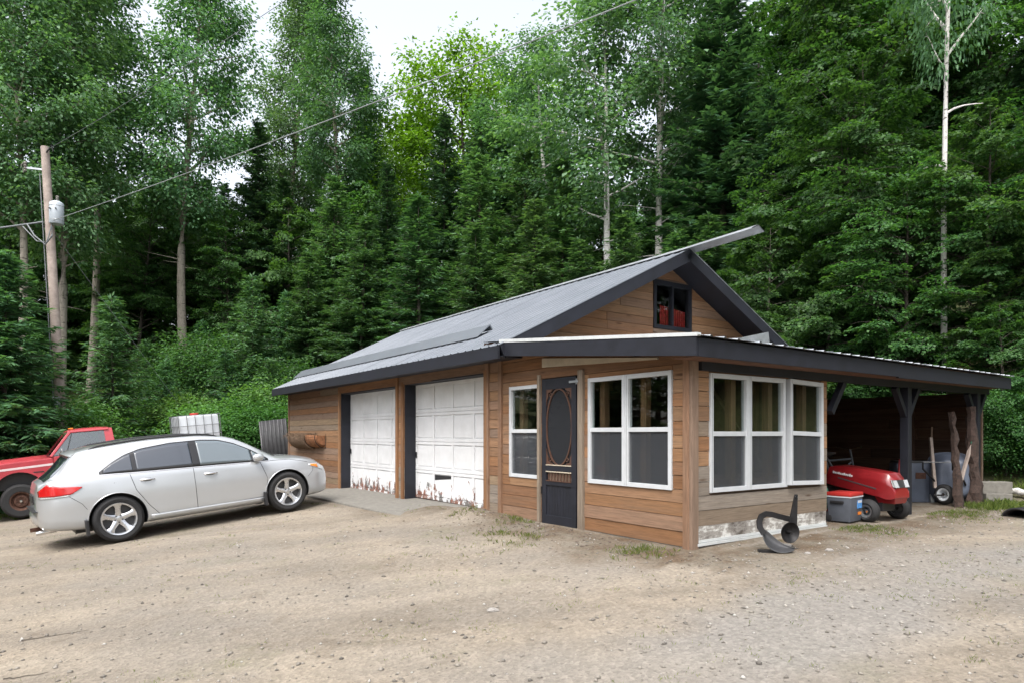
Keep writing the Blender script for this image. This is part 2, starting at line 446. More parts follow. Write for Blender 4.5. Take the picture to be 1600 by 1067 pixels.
# ================================================================ ground
def lines(dense, far_lo, far_hi, step):
    a = list(np.arange(dense[0], dense[1], step)); g = step
    v = dense[1]
    while v < far_hi: a.append(v); g *= 1.13; v += min(g, 14)
    a.append(far_hi); g = step; v = dense[0]; lo = []
    while v > far_lo: g *= 1.13; v -= min(g, 14); lo.append(max(v, far_lo))
    return sorted(set(lo + a))
def make_ground():
    xs = lines((-13, 11), -320, 320, .085); ys = lines((3, 14.5), -120, 420, .085)
    nx, ny = len(xs), len(ys)
    co = np.empty((nx * ny, 3)); fo = np.zeros(nx * ny); gv = np.zeros(nx * ny); dm = np.zeros(nx * ny)
    i = 0
    for y in ys:
        for x in xs:
            co[i] = (x, y, ground(x, y, True))
            lx, ly = Lc(x, y)
            nn = noise.noise((x * .6, y * .6, 3.)) + .5 * noise.noise((x * 2.2, y * 2.2, 8.))
            dist = max(ly - 8.4, min(y - 22, -lx - 16), abs(x + 3) - 19 - .2 * (y - 15))
            fo[i] = min(1, max(0, .5 + .55 * dist + .8 * nn))
            gv[i] = min(1, max(0, 1.1 - abs(lx - 2.1 - .12 * ly) / .9 + .9 * nn)) * (1 if ly > -2 else max(0, 1 + (ly + 2) * .5)) * .85
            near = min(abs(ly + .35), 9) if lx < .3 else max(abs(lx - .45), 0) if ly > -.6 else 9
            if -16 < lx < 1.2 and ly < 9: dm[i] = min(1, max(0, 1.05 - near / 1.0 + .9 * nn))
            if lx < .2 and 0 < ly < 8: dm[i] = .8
            i += 1
    idx = np.arange(nx * ny).reshape(ny, nx)
    q = np.stack([idx[:-1, :-1], idx[:-1, 1:], idx[1:, 1:], idx[1:, :-1]], -1).reshape(-1, 4)
    me = np_mesh("ground", co, q, "dirt_and_gravel", True)
    for n_, a in (("forest", fo), ("gravel", gv), ("damp", dm)):
        at_ = me.attributes.new(n_, 'FLOAT', 'POINT'); at_.data.foreach_set('value', a.astype(np.float32))
    o = link("ground", me); tag(o, "sloping yard of tan dirt and gravel with tyre ruts before the garage", "ground", kind="structure")
def np_mesh(name, co, faces, mat, smooth=False):
    me = bpy.data.meshes.new(name)
    k = faces.shape[1]
    me.vertices.add(len(co)); me.vertices.foreach_set('co', np.ascontiguousarray(co, dtype=np.float32).ravel())
    me.loops.add(faces.size); me.loops.foreach_set('vertex_index', faces.astype(np.int32).ravel())
    me.polygons.add(len(faces)); me.polygons.foreach_set('loop_start', np.arange(0, faces.size, k, dtype=np.int32))
    me.polygons.foreach_set('loop_total', np.full(len(faces), k, dtype=np.int32))
    if smooth: me.polygons.foreach_set('use_smooth', np.ones(len(faces), dtype=bool))
    me.update(calc_edges=True); me.validate()
    if mat: me.materials.append(MATS[mat])
    return me
make_ground()

# ================================================================ the garage with its lean-to
G = thing("garage", "long wooden garage with grey metal gable roof, two white doors, glazed porch and open lean-to", "garage",
          (C0[0], C0[1], 0), (0, 0, BROT))
def rk(x): return 2.40 - .0948 * (x - .35)          # underside of the lean-to roof edge
PALX = {'warm': [(.250, .128, .063), (.28, .150, .076), (.225, .113, .055), (.26, .150, .086), (.20, .106, .058), (.29, .168, .092)],
        'pink': [(.235, .145, .095), (.26, .160, .105), (.215, .125, .078), (.265, .152, .083), (.23, .158, .115)],
        'grey': [(.24, .195, .15), (.27, .22, .17), (.22, .17, .125), (.255, .185, .12), (.24, .205, .17)],
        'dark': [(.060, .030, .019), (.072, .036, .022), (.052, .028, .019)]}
def pick(pal):
    c = rng.choice(PALX[pal]); k = rng.uniform(.86, 1.12)
    return (c[0]*k, c[1]*k, c[2]*k, 1)
def wall(name, plane, off, out, u0, u1, z0, z1, h, opens=(), halves=(), pal=lambda u, z: 'warm', th=.022, joint=2.6, back=True):
    """courses of boards round the openings, each board an object; halves are (a,b,c) clips a*u+b*z<=c"""
    pl = 'xz' if plane == 'front' else 'yz'
    sheath = MB()
    us = sorted({u0, u1, *[q for o in opens for q in o[:2] if u0 < q < u1]}); zs = sorted({z0, z1, *[q for o in opens for q in o[2:] if z0 < q < z1]})
    for a, b in zip(us, us[1:]):
        for c, d in zip(zs, zs[1:]):
            um, zm = (a+b)/2, (c+d)/2
            if any(o[0] < um < o[1] and o[2] < zm < o[3] for o in opens): continue
            p = [(a, c), (b, c), (b, d), (a, d)]
            for hv in halves: p = clip(p, *hv)
            if len(p) > 2: sheath.prism(p, off - out*.012, off - out*.07, pl)
    root = sheath.build(name, "interior_dark", G)
    z = z0; bi = 0; course = 0
    while z < z1 - .01:
        hh = h * rng.uniform(.93, 1.07); zt = min(z + hh, z1); course += 1
        segs = []; cuts = sorted({u0, u1, *[q for o in opens if o[2] < zt-.02 and o[3] > z+.02 for q in o[:2] if u0 < q < u1]})
        for a, b in zip(cuts, cuts[1:]):
            um = (a+b)/2
            bl = [o for o in opens if o[0] < um < o[1] and o[2] < zt-.02 and o[3] > z+.02]
            if bl:
                for o in bl:      # slivers above and below the opening
                    if o[2] > z + .03: segs.append((a, b, z, o[2]))
                    if o[3] < zt - .03: segs.append((a, b, o[3], zt))
                continue
            u = a
            while b - u > joint * 1.3:
                cut = u + joint * rng.uniform(.7, 1.25); segs.append((u, cut, z, zt)); u = cut
            segs.append((u, b, z, zt))
        for a, b, c, d in segs:
            g = .0045
            p = [(a+g, c+g*.4), (b-g, c+g*.4), (b-g, d-g), (a+g, d-g)]
            for hv in halves: p = clip(p, *hv)
            if len(p) < 3: continue
            t = th + rng.uniform(-.005, .006)
            o = MB().prism(p, off - out*.011, off + out*t, pl).build("board", "wood_x" if plane == 'front' else "wood_y", root)
            o.color = pick(pal((a+b)/2, (c+d)/2))
        z = zt
    return root
def vpost(name, x, y, z0, z1, wx, wy, pal='warm', mat="wood_z"):
    o = MB().box((x - wx/2, y - wy/2, z0), (x + wx/2, y + wy/2, z1)).build(name, mat, G, bevel=.005)
    o.color = pick(pal); return o
XL, XG, XR = -14.62, -3.72, 0.0                       # left end, porch start, right corner
EZ, EY, RY, RZ = 2.88, -.45, 3.71, 4.93               # eave and ridge of the main roof
SL = (RZ - EZ) / (RY - EY)
D1, D2 = (-10.52, -7.42), (-7.08, -4.14)               # garage door openings
NW, SD, DW = (-3.45, -2.70, .95, 2.31), (-2.66, -1.87, .30, 2.40), (-1.66, -.25, .96, 2.32)
front = wall("garage_front_wall", 'front', 0., -1, XL, XG, .22, 2.74, .147, [(*D1, .2, 2.56), (*D2, .2, 2.58)],
             pal=lambda u, z: rng.choice(['pink', 'pink', 'pink', 'warm', 'grey']) if u < -10.4 else ('grey' if z < 1.0 else rng.choice(['warm', 'pink'])), joint=3.2)
porch = wall("porch_front_wall", 'front', .0, -1, XG, XR - .06, .34, 2.78, .158, [NW, SD, DW],
             [(.0948, 1, 2.40 + .0948 * .35 + .06)], pal=lambda u, z: rng.choice(['warm', 'warm', 'warm', 'pink']) if z > .6 else rng.choice(['warm', 'pink']), joint=3.4)
side = wall("porch_side_wall", 'side', 0., 1, .06, 2.72, .57, 2.44, .165, [(.28, 2.56, .935, 2.285)],
            pal=lambda u, z: 'grey' if z < 1.75 and rng.random() < .8 else 'warm', joint=3.6)
gab = wall("gable_wall", 'side', XG, 1, 0.02, 7.40, 2.2, 4.9, .155, [(3.40, 4.46, 3.56, 4.46)],
           [(-SL, 1, EZ - SL*EY - .13), (SL, 1, RZ + SL*RY - .13)], pal=lambda u, z: rng.choice(['warm', 'warm', 'pink']), joint=2.4)
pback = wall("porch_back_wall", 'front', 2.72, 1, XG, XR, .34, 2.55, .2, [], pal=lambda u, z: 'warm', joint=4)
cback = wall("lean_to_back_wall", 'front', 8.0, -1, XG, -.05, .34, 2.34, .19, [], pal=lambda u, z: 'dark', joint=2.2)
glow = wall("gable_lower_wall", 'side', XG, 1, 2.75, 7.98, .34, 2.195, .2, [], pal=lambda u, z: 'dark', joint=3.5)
rear = wall("garage_rear_wall", 'front', 7.42, 1, XL, XG, .22, 2.85, .2, [], pal=lambda u, z: 'warm', joint=5.)
left = wall("garage_left_wall", 'side', XL, -1, 0.02, 7.40, .22, 4.9, .2, [], [(-SL, 1, EZ - SL*EY - .13), (SL, 1, RZ + SL*RY - .13)], pal=lambda u, z: 'pink', joint=5.)
MB().box((XL+.1, .3, .20), (XG-.1, 7.3, .30)).build("garage_floor", "concrete", G)
MB().box((XG+.08, .08, .25), (-.08, 2.64, .40)).build("porch_floor", "shed_brown", G)
MB().box((-7.3, 3.4, 2.7), (XG-.1, 7.3, 2.78)).build("loft_floor", "interior_dark", G)

# corner posts and trims
vpost("corner_post", -.035, -.030, .30, 2.45, .085, .05, 'pink'); vpost("corner_post", .022, .012, .30, 2.45, .05, .11, 'pink')
vpost("trim_board", -3.69, -.035, .30, 2.84, .09, .045, 'pink'); vpost("trim_board", -4.06, -.035, .30, 2.80, .09, .045, 'pink')
vpost("trim_board", XL+.02, -.03, .2, 2.75, .07, .05, 'pink')
vpost("door_casing", -1.79, -.04, .30, 2.44, .10, .05, 'grey'); vpost("door_casing", -2.695, -.04, .32, 2.44, .055, .05, 'grey')
for x in (D1[0]-.05, D1[1]+.04, D2[0]-.05, D2[1]+.04): vpost("door_casing", x, -.035, .22, 2.62, .09, .05, 'warm')
o = MB().box((D1[0]-.1, -.055, 2.565), (D1[1]+.09, -.024, 2.72)).build("header_board", "wood_x", G); o.color = pick('warm')
o = MB().box((D2[0]-.1, -.055, 2.585), (D2[1]+.09, -.024, 2.74)).build("header_board", "wood_x", G); o.color = pick('pink')
o = MB().prism([(-2.62, 2.54), (-2.62, 2.67), (-.45, 2.478), (-.45, 2.458)], -.026, -.05, 'xz').build("pale_soffit_board", "plywood_pale", G)
# foundation under the porch side wall
MB().box((-.05, .07, .2), (.018, 2.70, .575)).build("foundation", "whitewashed_concrete", G)
MB().box((.022, .05, .355), (.05, 2.68, .385)).box((.022, .05, .39), (.036, 2.68, .418)).build("sill_rail", "drip_white", G)
MB().box((-3.6, -.012, .2), (-.1, .05, .345)).build("foundation", "concrete", G)

# garage doors
def garage_door(a, b, top, bot, slip=None):
    root = MB().box((a-.02, .235, bot), (b+.02, .262, top)).build("garage_door", "peeling_white", G)
    rows = cols = 4; hw = (b-a)/cols; hh = (top-bot)/rows
    fr = MB()
    for r in range(rows):
        z0 = bot + r*hh
        fr.box((a, .212, z0+.004), (b, .2345, z0+.06)); fr.box((a, .212, z0+hh-.055), (b, .2345, z0+hh-.004))
        for c in range(cols+1):
            x = a + c*hw; fr.box((max(a, x-.035), .2125, z0+.0605), (min(b, x+.035), .2345, z0+hh-.0555))
    fr.build("stile_frame", "peeling_white", root)
    for r in range(rows):
        for c in range(cols):
            x0, z0 = a + c*hw, bot + r*hh
            dz = -.045 if slip == (r, c) else 0
            p = MB().box((x0+.05, .222, z0+.078), (x0+hw-.05, .2348, z0+hh-.075 + dz)).build("door_panel", "peeling_white", root, bevel=.008)
            if dz: MB().prism([(x0+.05, z0+hh-.175), (x0+.05, z0+hh-.075), (x0+hw-.05, z0+hh-.075), (x0+hw-.05, z0+hh-.125)], .2215, .2349, 'xz').build("dark_gap", "black_plastic", root)
    MB().box((a-.0, .262, top), (b, .30, top+.1)).build("lintel", "interior_dark", root)
    MB().box((a+.015, .200, 1.12), (a+.05, .2115, 1.24)).build("lock_handle", "black_iron", root)
    # black reveal boards on both sides, head
    MB().box((a-.022, -.02, bot-.05), (a-.0, .234, top+.05)).build("black_jamb", "black_paint", root)
    MB().box((b+.0, -.02, bot-.05), (b+.022, .234, top+.05)).build("black_jamb", "black_paint", root)
    MB().box((a, -.02, top-.0), (b, .234, top+.022)).build("black_head", "black_paint", root)
garage_door(D1[0]+.03, D1[1]-.03, 2.54, .30); garage_door(D2[0]+.03, D2[1]-.03, 2.56, .34, (0, 1))
MB().quadbox([(D1[0]-.2, -1.1, .1), (D2[1]+.3, -1.1, .12), (D2[1]+.3, .25, .14), (D1[0]-.2, .25, .14), (D1[0]-.2, -1.1, .245), (D2[1]+.3, -1.1, .27), (D2[1]+.3, .25, .345), (D1[0]-.2, .25, .30)]).build("concrete_apron", "concrete", G, bevel=.02)

# white sash windows
def sash(parent, plane, off, out, a, b, z0, z1, zm, proud=.03, M=None):
    """one double-hung unit: frame, meeting rail, two panes, insect screen below"""
    pl = 'xz' if plane == 'front' else 'yz'
    fw = .052; o0, o1 = off + out*(proud+.012), off - out*.03
    def pr(mb, p, q0, q1): return mb.prism(p, q0, q1, pl)
    def rc(u0, u1, v0, v1): return [(u0, v0), (u1, v0), (u1, v1), (u0, v1)]
    f = MB()
    pr(f, rc(a, a+fw, z0, z1), o0, o1); pr(f, rc(b-fw, b, z0, z1), o0, o1)
    pr(f, rc(a+fw, b-fw, z0, z0+fw), o0, o1); pr(f, rc(a+fw, b-fw, z1-fw, z1), o0, o1)
    root = f.build("sash_window", "white_vinyl", parent, bevel=.004)
    pr(MB(), rc(a+fw-.002, b-fw+.002, zm-.027, zm+.027), off + out*(proud+.004), off - out*.02).build("meeting_rail", "white_vinyl", root, bevel=.003)
    pr(MB(), rc(a+fw-.004, b-fw+.004, zm+.026, z1-fw+.004), off + out*.004, off - out*.001).build("pane", "pane_glass", root)
    pr(MB(), rc(a+fw-.004, b-fw+.004, z0+fw-.004, zm-.026), off - out*.008, off - out*.013).build("pane", "pane_glass", root)
    pr(MB(), rc(a+fw-.004, b-fw+.004, z0+fw-.004, zm-.026), off + out*.016, off + out*.0155).build("insect_screen", "insect_screen", root)
    pr(MB(), rc(a+fw*.5, a+fw*.55, z0+.01, z1-.01), off+out*(proud+.0135), off+out*(proud+.01)).build("frame_groove", "seam_dark", root)
    return root
sash(G, 'front', 0, -1, *NW[:2], NW[2], NW[3], 1.64)
xm = (DW[0]+DW[1])/2 - .03
sash(G, 'front', 0, -1, DW[0], xm-.002, DW[2], DW[3], 1.65); sash(G, 'front', 0, -1, xm+.002, DW[1], DW[2], DW[3], 1.65)
sash(G, 'side', 0, 1, .28, .99, .935, 2.285, 1.60); sash(G, 'side', 0, 1, .994, 1.74, .935, 2.285, 1.60)
t3 = sash(G, 'side', 0, 1, 1.80, 2.56, .945, 2.28, 1.60)          # this one hangs loose, tilted
Mt = Matrix.Translation((0.03, 2.18, 1.6)) @ Matrix.Rotation(rad(-1.6), 4, 'X') @ Matrix.Rotation(rad(-1.2), 4, 'Y') @ Matrix.Translation((0, -2.18, -1.6))
t3.matrix_local = Mt
tag(t3, "white sash window hanging slightly tilted out of line")
o = MB().box((-.02, .99, .935), (.028, 1.80, .955)).build("window_trim", "white_vinyl", G)

# gable window
gw = MB(); a, b, c, d = 3.40, 4.46, 3.56, 4.46
for q in ((a, a+.07, c, d), (b-.07, b, c, d), (a+.07, b-.07, c, c+.07), (a+.07, b-.07, d-.08, d), (3.90, 3.935, c+.07, d-.08)):
    gw.box((XG-.06, q[0], q[2]), (XG+.045, q[1], q[3]))
gwo = gw.build("gable_window", "black_paint", G)
MB().box((XG-.005, a+.07, c+.07), (XG, b-.07, d-.08)).build("pane", "pane_glass", gwo)
cu = MB(); n = 26; prev = None
for k in range(n):
    y0 = 3.68 + (4.40-3.68)*k/n; y1 = 3.68 + (4.40-3.68)*(k+1)/n; xx = XG-.062 - .02*(k % 2)
    cu.box((xx-.02, y0, 3.58), (xx, y1+.002, 4.02 - .1*(y0-3.7)))
cu.build("red_curtain", "curtain_red", gwo)

# screen door
sd = MB().box((SD[0]+.03, -.045, .315), (SD[0]+.125, -.005, 2.37)).box((SD[1]-.115, -.045, .315), (SD[1]-.02, -.005, 2.37)) \
    .box((SD[0]+.125, -.044, 2.22), (SD[1]-.115, -.006, 2.37)).box((SD[0]+.125, -.044, 1.08), (SD[1]-.115, -.006, 1.16)) \
    .box((SD[0]+.125, -.044, .88), (SD[1]-.115, -.006, .94)).box((SD[0]+.125, -.044, .315), (SD[1]-.115, -.006, .46)) \
    .build("screen_door", "black_paint", G, bevel=.004)
MB().box((SD[0]+.12, -.022, 1.15), (SD[1]-.11, -.021, 2.23)).build("mesh_screen", "door_screen", sd)
cx, cz = (SD[0]+SD[1])/2 + .005, 1.69; ra, rb = .262, .515
ring = MB(); rows = []
for k in range(49):
    t = 2*math.pi*k/48; ct, st = math.cos(t), math.sin(t)
    rows.append([(cx+(ra+e)*ct, y, cz+(rb+e)*st) for e, y in ((0, -.040), (.022, -.040), (.022, -.024), (0, -.024))])
ring.grid(rows, True).build("oval_ring", "oiled_brown", sd, smooth=40)
for sx in (-1, 1):
    for sz in (-1, 1):
        m = MB()
        x1, z1 = cx + sx*.278, cz + sz*.535
        m.prism([(x1, z1), (x1 - sx*.155, z1), (x1 - sx*.118, z1 - sz*.035), (x1 - sx*.045, z1 - sz*.055), (x1 - sx*.04, z1-sz*.11), (x1 - sx*.012, z1 - sz*.16), (x1, z1 - sz*.26)], -.039, -.023, 'xz')
        m.build("corner_scroll", "oiled_brown", sd)
        ps = [(x1 - sx*.10 + .030*math.cos(k*.7)*(1-k*.05), -.034, z1 - sz*.085 + .034*math.sin(k*.7)*(1-k*.05)) for k in range(11)]
        MB().tube(ps, .007, 6).build("scroll_curl", "oiled_brown", sd)
for k in range(8):
    x = SD[0]+.165 + k*.0665
    MB().lathe([(.004, .93), (.011, .955), (.007, .98), (.014, 1.01), (.007, 1.04), (.011, 1.065), (.004, 1.085)], (x, -.026, 0), 'z', 8, False).build("spindle", "oiled_brown", sd, smooth=50)
for z in (.945, 1.072, 1.165): MB().box((SD[0]+.125, -.050, z-.008), (SD[1]-.115, -.0445, z+.006)).build("worn_moulding", "plywood_pale" if z > 1. else "oiled_brown", sd)
for k in range(9):
    x = SD[0]+.125 + k*.0605
    MB().box((x+.002, -.030, .455), (x+.0585, -.012, .885)).build("bead_plank", "black_paint", sd, bevel=.003)
MB().box((SD[0]+.14, -.019, .93), (SD[1]-.12, -.0175, 1.09)).build("spindle_backing", "interior_dark", sd)
MB().box((SD[1]-.13, -.075, 2.28), (SD[1]+.05, -.046, 2.31)).box((SD[1]-.01, -.06, 2.26), (SD[1]+.02, -.046, 2.335)).build("door_closer", "galvanised", sd)
MB().box((SD[0]+.015, -.052, .75), (SD[0]+.045, -.046, .85)).build("hinge", "black_iron", sd)
MB().box((SD[0]+.03, -.046, .318), (SD[1]-.02, -.0455, .335)).build("worn_edge", "plywood_pale", sd)

# main roof: ribbed steel sheets on a dark deck
RX0, RX1 = -14.75, -3.10
def slope_pt(x, k, h, rearside=False):                # k from the eave to the ridge, h above the roof plane
    n = 1/math.hypot(1, SL)
    y = EY + (RY-EY)*k - h*SL*n; z = EZ + (RZ-EZ)*k + h*n
    return (x, 2*RY - y if rearside else y, z)
rf = MB()
for rs in (False, True):
    P = [slope_pt(x, k, h, rs) for h in (-.105, -.012) for x, k in ((RX0+.02, .008), (RX1-.02, .008), (RX1-.02, .998), (RX0+.02, .998))]
    rf.quadbox(P)
roof = rf.build("main_roof", "black_paint", G)
pitch = .2286
def ribbed(us, place, mat, parent, name="metal_sheet"):
    """us: list of (u, h) across the sheet; place(u, k, h)"""
    m = MB(); rows = []
    for k in (0, .25, .5, .75, 1): rows.append([place(u, k, h) for u, h in us])
    m.grid(rows)
    return m.build(name, mat, parent, fix=False)
def rib_profile(u0, u1):
    us = []; u = u0
    while u < u1 - .02:
        us += [(u, .004), (u+.055, .004), (u+.063, .009), (u+.071, .004), (u+.13, .004), (u+.165, .004), (u+.180, .019), (u+.200, .019), (u+.215, .004)]
        u += pitch
    us.append((min(u, u1), .004))
    return [(min(a, u1), b) for a, b in us]
ns = 13; wsh = (RX1 - RX0)/ns
for rs in (False, True):
    for i in range(ns):
        a = RX0 + i*wsh; dz = rng.uniform(0, .003)
        ribbed(rib_profile(a, a+wsh), lambda u, k, h: slope_pt(u, k*1.0 - .004, h+dz, rs), "roof_steel", roof)
# ridge cap, running out past the gable
cap = MB(); rows = []
for x in (RX0-.02, -10, -6, -3.3, -1.70):
    zz = RZ + .045 + (.03 if x == -1.70 else 0)
    rows.append([(x, RY-.17, zz-.085), (x, RY-.165, zz-.07), (x, RY-.012, zz+.004), (x, RY+.012, zz+.004), (x, RY+.165, zz-.07), (x, RY+.17, zz-.085), (x, RY+.15, zz-.078), (x, RY, zz-.008), (x, RY-.15, zz-.078)])
cap.grid(rows, True).build("ridge_cap", "galvanised", roof)
# snow stop: a bent strip lying on the ribs
sn = MB(); rows = []
for x in (-15.0, -4.74):
    def q(y, h): n = 1/math.hypot(1, SL); return (x, y - h*SL*n, EZ + SL*(y-EY) + h*n)
    rows.append([q(.22, .034), q(.225, .040), q(.52, .135), q(.53, .125), q(.54, .03), q(.52, .03), q(.51, .115)])
sn.grid(rows, True)
sn.f.append(tuple(range(7))); sn.f.append(tuple(range(7, 14)))
sn.build("snow_stop_flashing", "roof_steel", roof)
MB().box((RX0, EY-.03, EZ-.195), (RX1, EY+.0, EZ-.012)).build("eave_fascia", "black_paint", G)
MB().box((RX0+.02, EY+.002, EZ-.16), (RX1-.02, -.03, EZ-.145)).build("eave_soffit", "black_paint", G)
for rs in (False, True):
    P = [slope_pt(x, k, h, rs) for h in (-.20, -.002) for x, k in ((RX1-.03, .0), (RX1+.005, .0), (RX1+.005, 1.0), (RX1-.03, 1.0))]
    MB().quadbox(P).build("rake_fascia", "black_paint", G)
    P = [slope_pt(x, k, h, rs) for h in (-.20, -.002) for x, k in ((RX0-.005, .0), (RX0+.03, .0), (RX0+.03, 1.0), (RX0-.005, 1.0))]
    MB().quadbox(P).build("rake_fascia", "black_paint", G)
    P = [slope_pt(x, k, h, rs) for h in (.002, .012) for x, k in ((RX1-.04, .0), (RX1+.012, .0), (RX1+.012, 1.0), (RX1-.04, 1.0))]
    MB().quadbox(P).build("rake_trim", "galvanised" if rs else "roof_steel", roof)
# lean-to roof
LY0, LY1, LX1 = -.37, 8.08, .37
def rt(x): return rk(x) + .205
MB().quadbox([(XG+.03, LY0+.03, rt(XG)-.07), (LX1-.03, LY0+.03, rt(LX1)-.07), (LX1-.03, LY1-.03, rt(LX1)-.07), (XG+.03, LY1-.03, rt(XG)-.07),
              (XG+.03, LY0+.03, rt(XG)-.012), (LX1-.03, LY0+.03, rt(LX1)-.012), (LX1-.03, LY1-.03, rt(LX1)-.012), (XG+.03, LY1-.03, rt(XG)-.012)]).build("lean_to_roof", "shed_brown", G)
lroof = bpy.data.objects["lean_to_roof"]
nl = 10; wl = (LY1-LY0+.02)/nl
for i in range(nl):
    a = LY0 - .01 + i*wl
    ribbed([(u, h*1.15) for u, h in rib_profile(a, a+wl)], lambda u, k, h: (XG+.02 + (LX1+.03-XG)*k + .0, u, rt(XG+.02 + (LX1+.05-XG)*k) + h + .002), "galvanised", lroof)
for i in range(7):
    y = 3.2 + i*.75
    MB().quadbox([(XG+.03, y, rt(XG)-.21), (LX1-.04, y, rt(LX1)-.19), (LX1-.04, y+.04, rt(LX1)-.19), (XG+.03, y+.04, rt(XG)-.21), (XG+.03, y, rt(XG)-.071), (LX1-.04, y, rt(LX1)-.071), (LX1-.04, y+.04, rt(LX1)-.071), (XG+.03, y+.04, rt(XG)-.071)]).build("rafter", "shed_brown", G)
def fasc(p0, p1, name="lean_to_fascia", z0=0., z1=.19):    # board along front rake
    MB().quadbox([(p0, LY0-.005, rk(p0)+z0), (p1, LY0-.005, rk(p1)+z0), (p1, LY0+.03, rk(p1)+z0), (p0, LY0+.03, rk(p0)+z0),
                  (p0, LY0-.005, rk(p0)+z1), (p1, LY0-.005, rk(p1)+z1), (p1, LY0+.03, rk(p1)+z1), (p0, LY0+.03, rk(p0)+z1)]).build(name, "black_paint", G)
fasc(-3.20, LX1)
MB().quadbox([(-3.22, LY0-.012, rt(-3.22)-.012), (LX1+.02, LY0-.012, rt(LX1)-.008), (LX1+.02, LY0+.05, rt(LX1)-.008), (-3.22, LY0+.05, rt(-3.22)-.012),
              (-3.22, LY0-.012, rt(-3.22)+.034), (LX1+.02, LY0-.012, rt(LX1)+.030), (LX1+.02, LY0+.05, rt(LX1)+.030), (-3.22, LY0+.05, rt(-3.22)+.034)]).build("drip_edge", "drip_white", lroof)
MB().box((LX1-.03, LY0+.031, rk(LX1)-.0), (LX1+.006, 3.95, rk(LX1)+.185)).build("lean_to_fascia", "black_paint", G)
MB().box((LX1-.032, 3.952, rk(LX1)-.015), (LX1+.004, LY1, rk(LX1)+.178)).build("lean_to_fascia", "black_paint", G)
MB().box((-.02, .085, 2.30), (.075, 8.0, 2.455)).build("beam", "black_paint", G)
MB().box((.03, LY0+.035, rk(LX1)+.0), (LX1-.035, 8.0, rk(LX1)+.018)).build("soffit", "shed_brown", G)
# posts of the open bay with their braces
for y in (4.93, 7.50):
    vpost("post", .03, y, .25, 2.30, .12, .12, mat="black_paint")
    for sy in (-1, 1):
        MB().bar((.03, y+sy*.05, 1.88), (.03, y+sy*.36, 2.29), .08, .08, (1, 0, 0)).build("brace", "black_paint", G)
MB().bar((.03, 2.78, 1.88), (.03, 3.10, 2.29), .08, .08, (1, 0, 0)).build("brace", "black_paint", G)
vpost("post", -1.2, 7.9, .3, 2.5, .1, .1, 'dark'); vpost("post", XG+.15, 5.4, .3, 2.6, .1, .1, 'dark')
# folded flashing lying on the lean-to roof by the far rake
fl = MB()
fl.quadbox([(-2.96, 4.45, 2.90), (-2.96, 6.05, 2.90), (-2.98, 6.05, 2.90), (-2.98, 4.45, 2.90), (-3.02, 4.45, 3.30), (-3.02, 5.98, 3.62), (-3.04, 5.98, 3.62), (-3.04, 4.45, 3.30)])
fl.build("standing_flashing", "galvanised", lroof)
# bits of the porch interior
for x, y in ((-.13, .86), (-.13, 1.60), (-.13, 2.36), (-1.52, .13), (-.80, .13), (-3.30, .13), (-2.2, 2.55), (-1.0, 2.6)): vpost("interior_stud", x, y, .4, 2.5, .09, .09, 'warm')
MB().bar((-1.6, 2.4, 2.3), (-.7, 2.5, 1.0), .04, .04).build("interior_brace", "wood_x", G).color = pick('grey')
MB().box((-.75, .5, 1.00), (-.12, 2.4, 1.06)).box((-.72, .52, .40), (-.66, .58, 1.0)).box((-.72, 2.3, .40), (-.66, 2.36, 1.0)).build("window_bench", "wood_y", G).color = pick('pink')

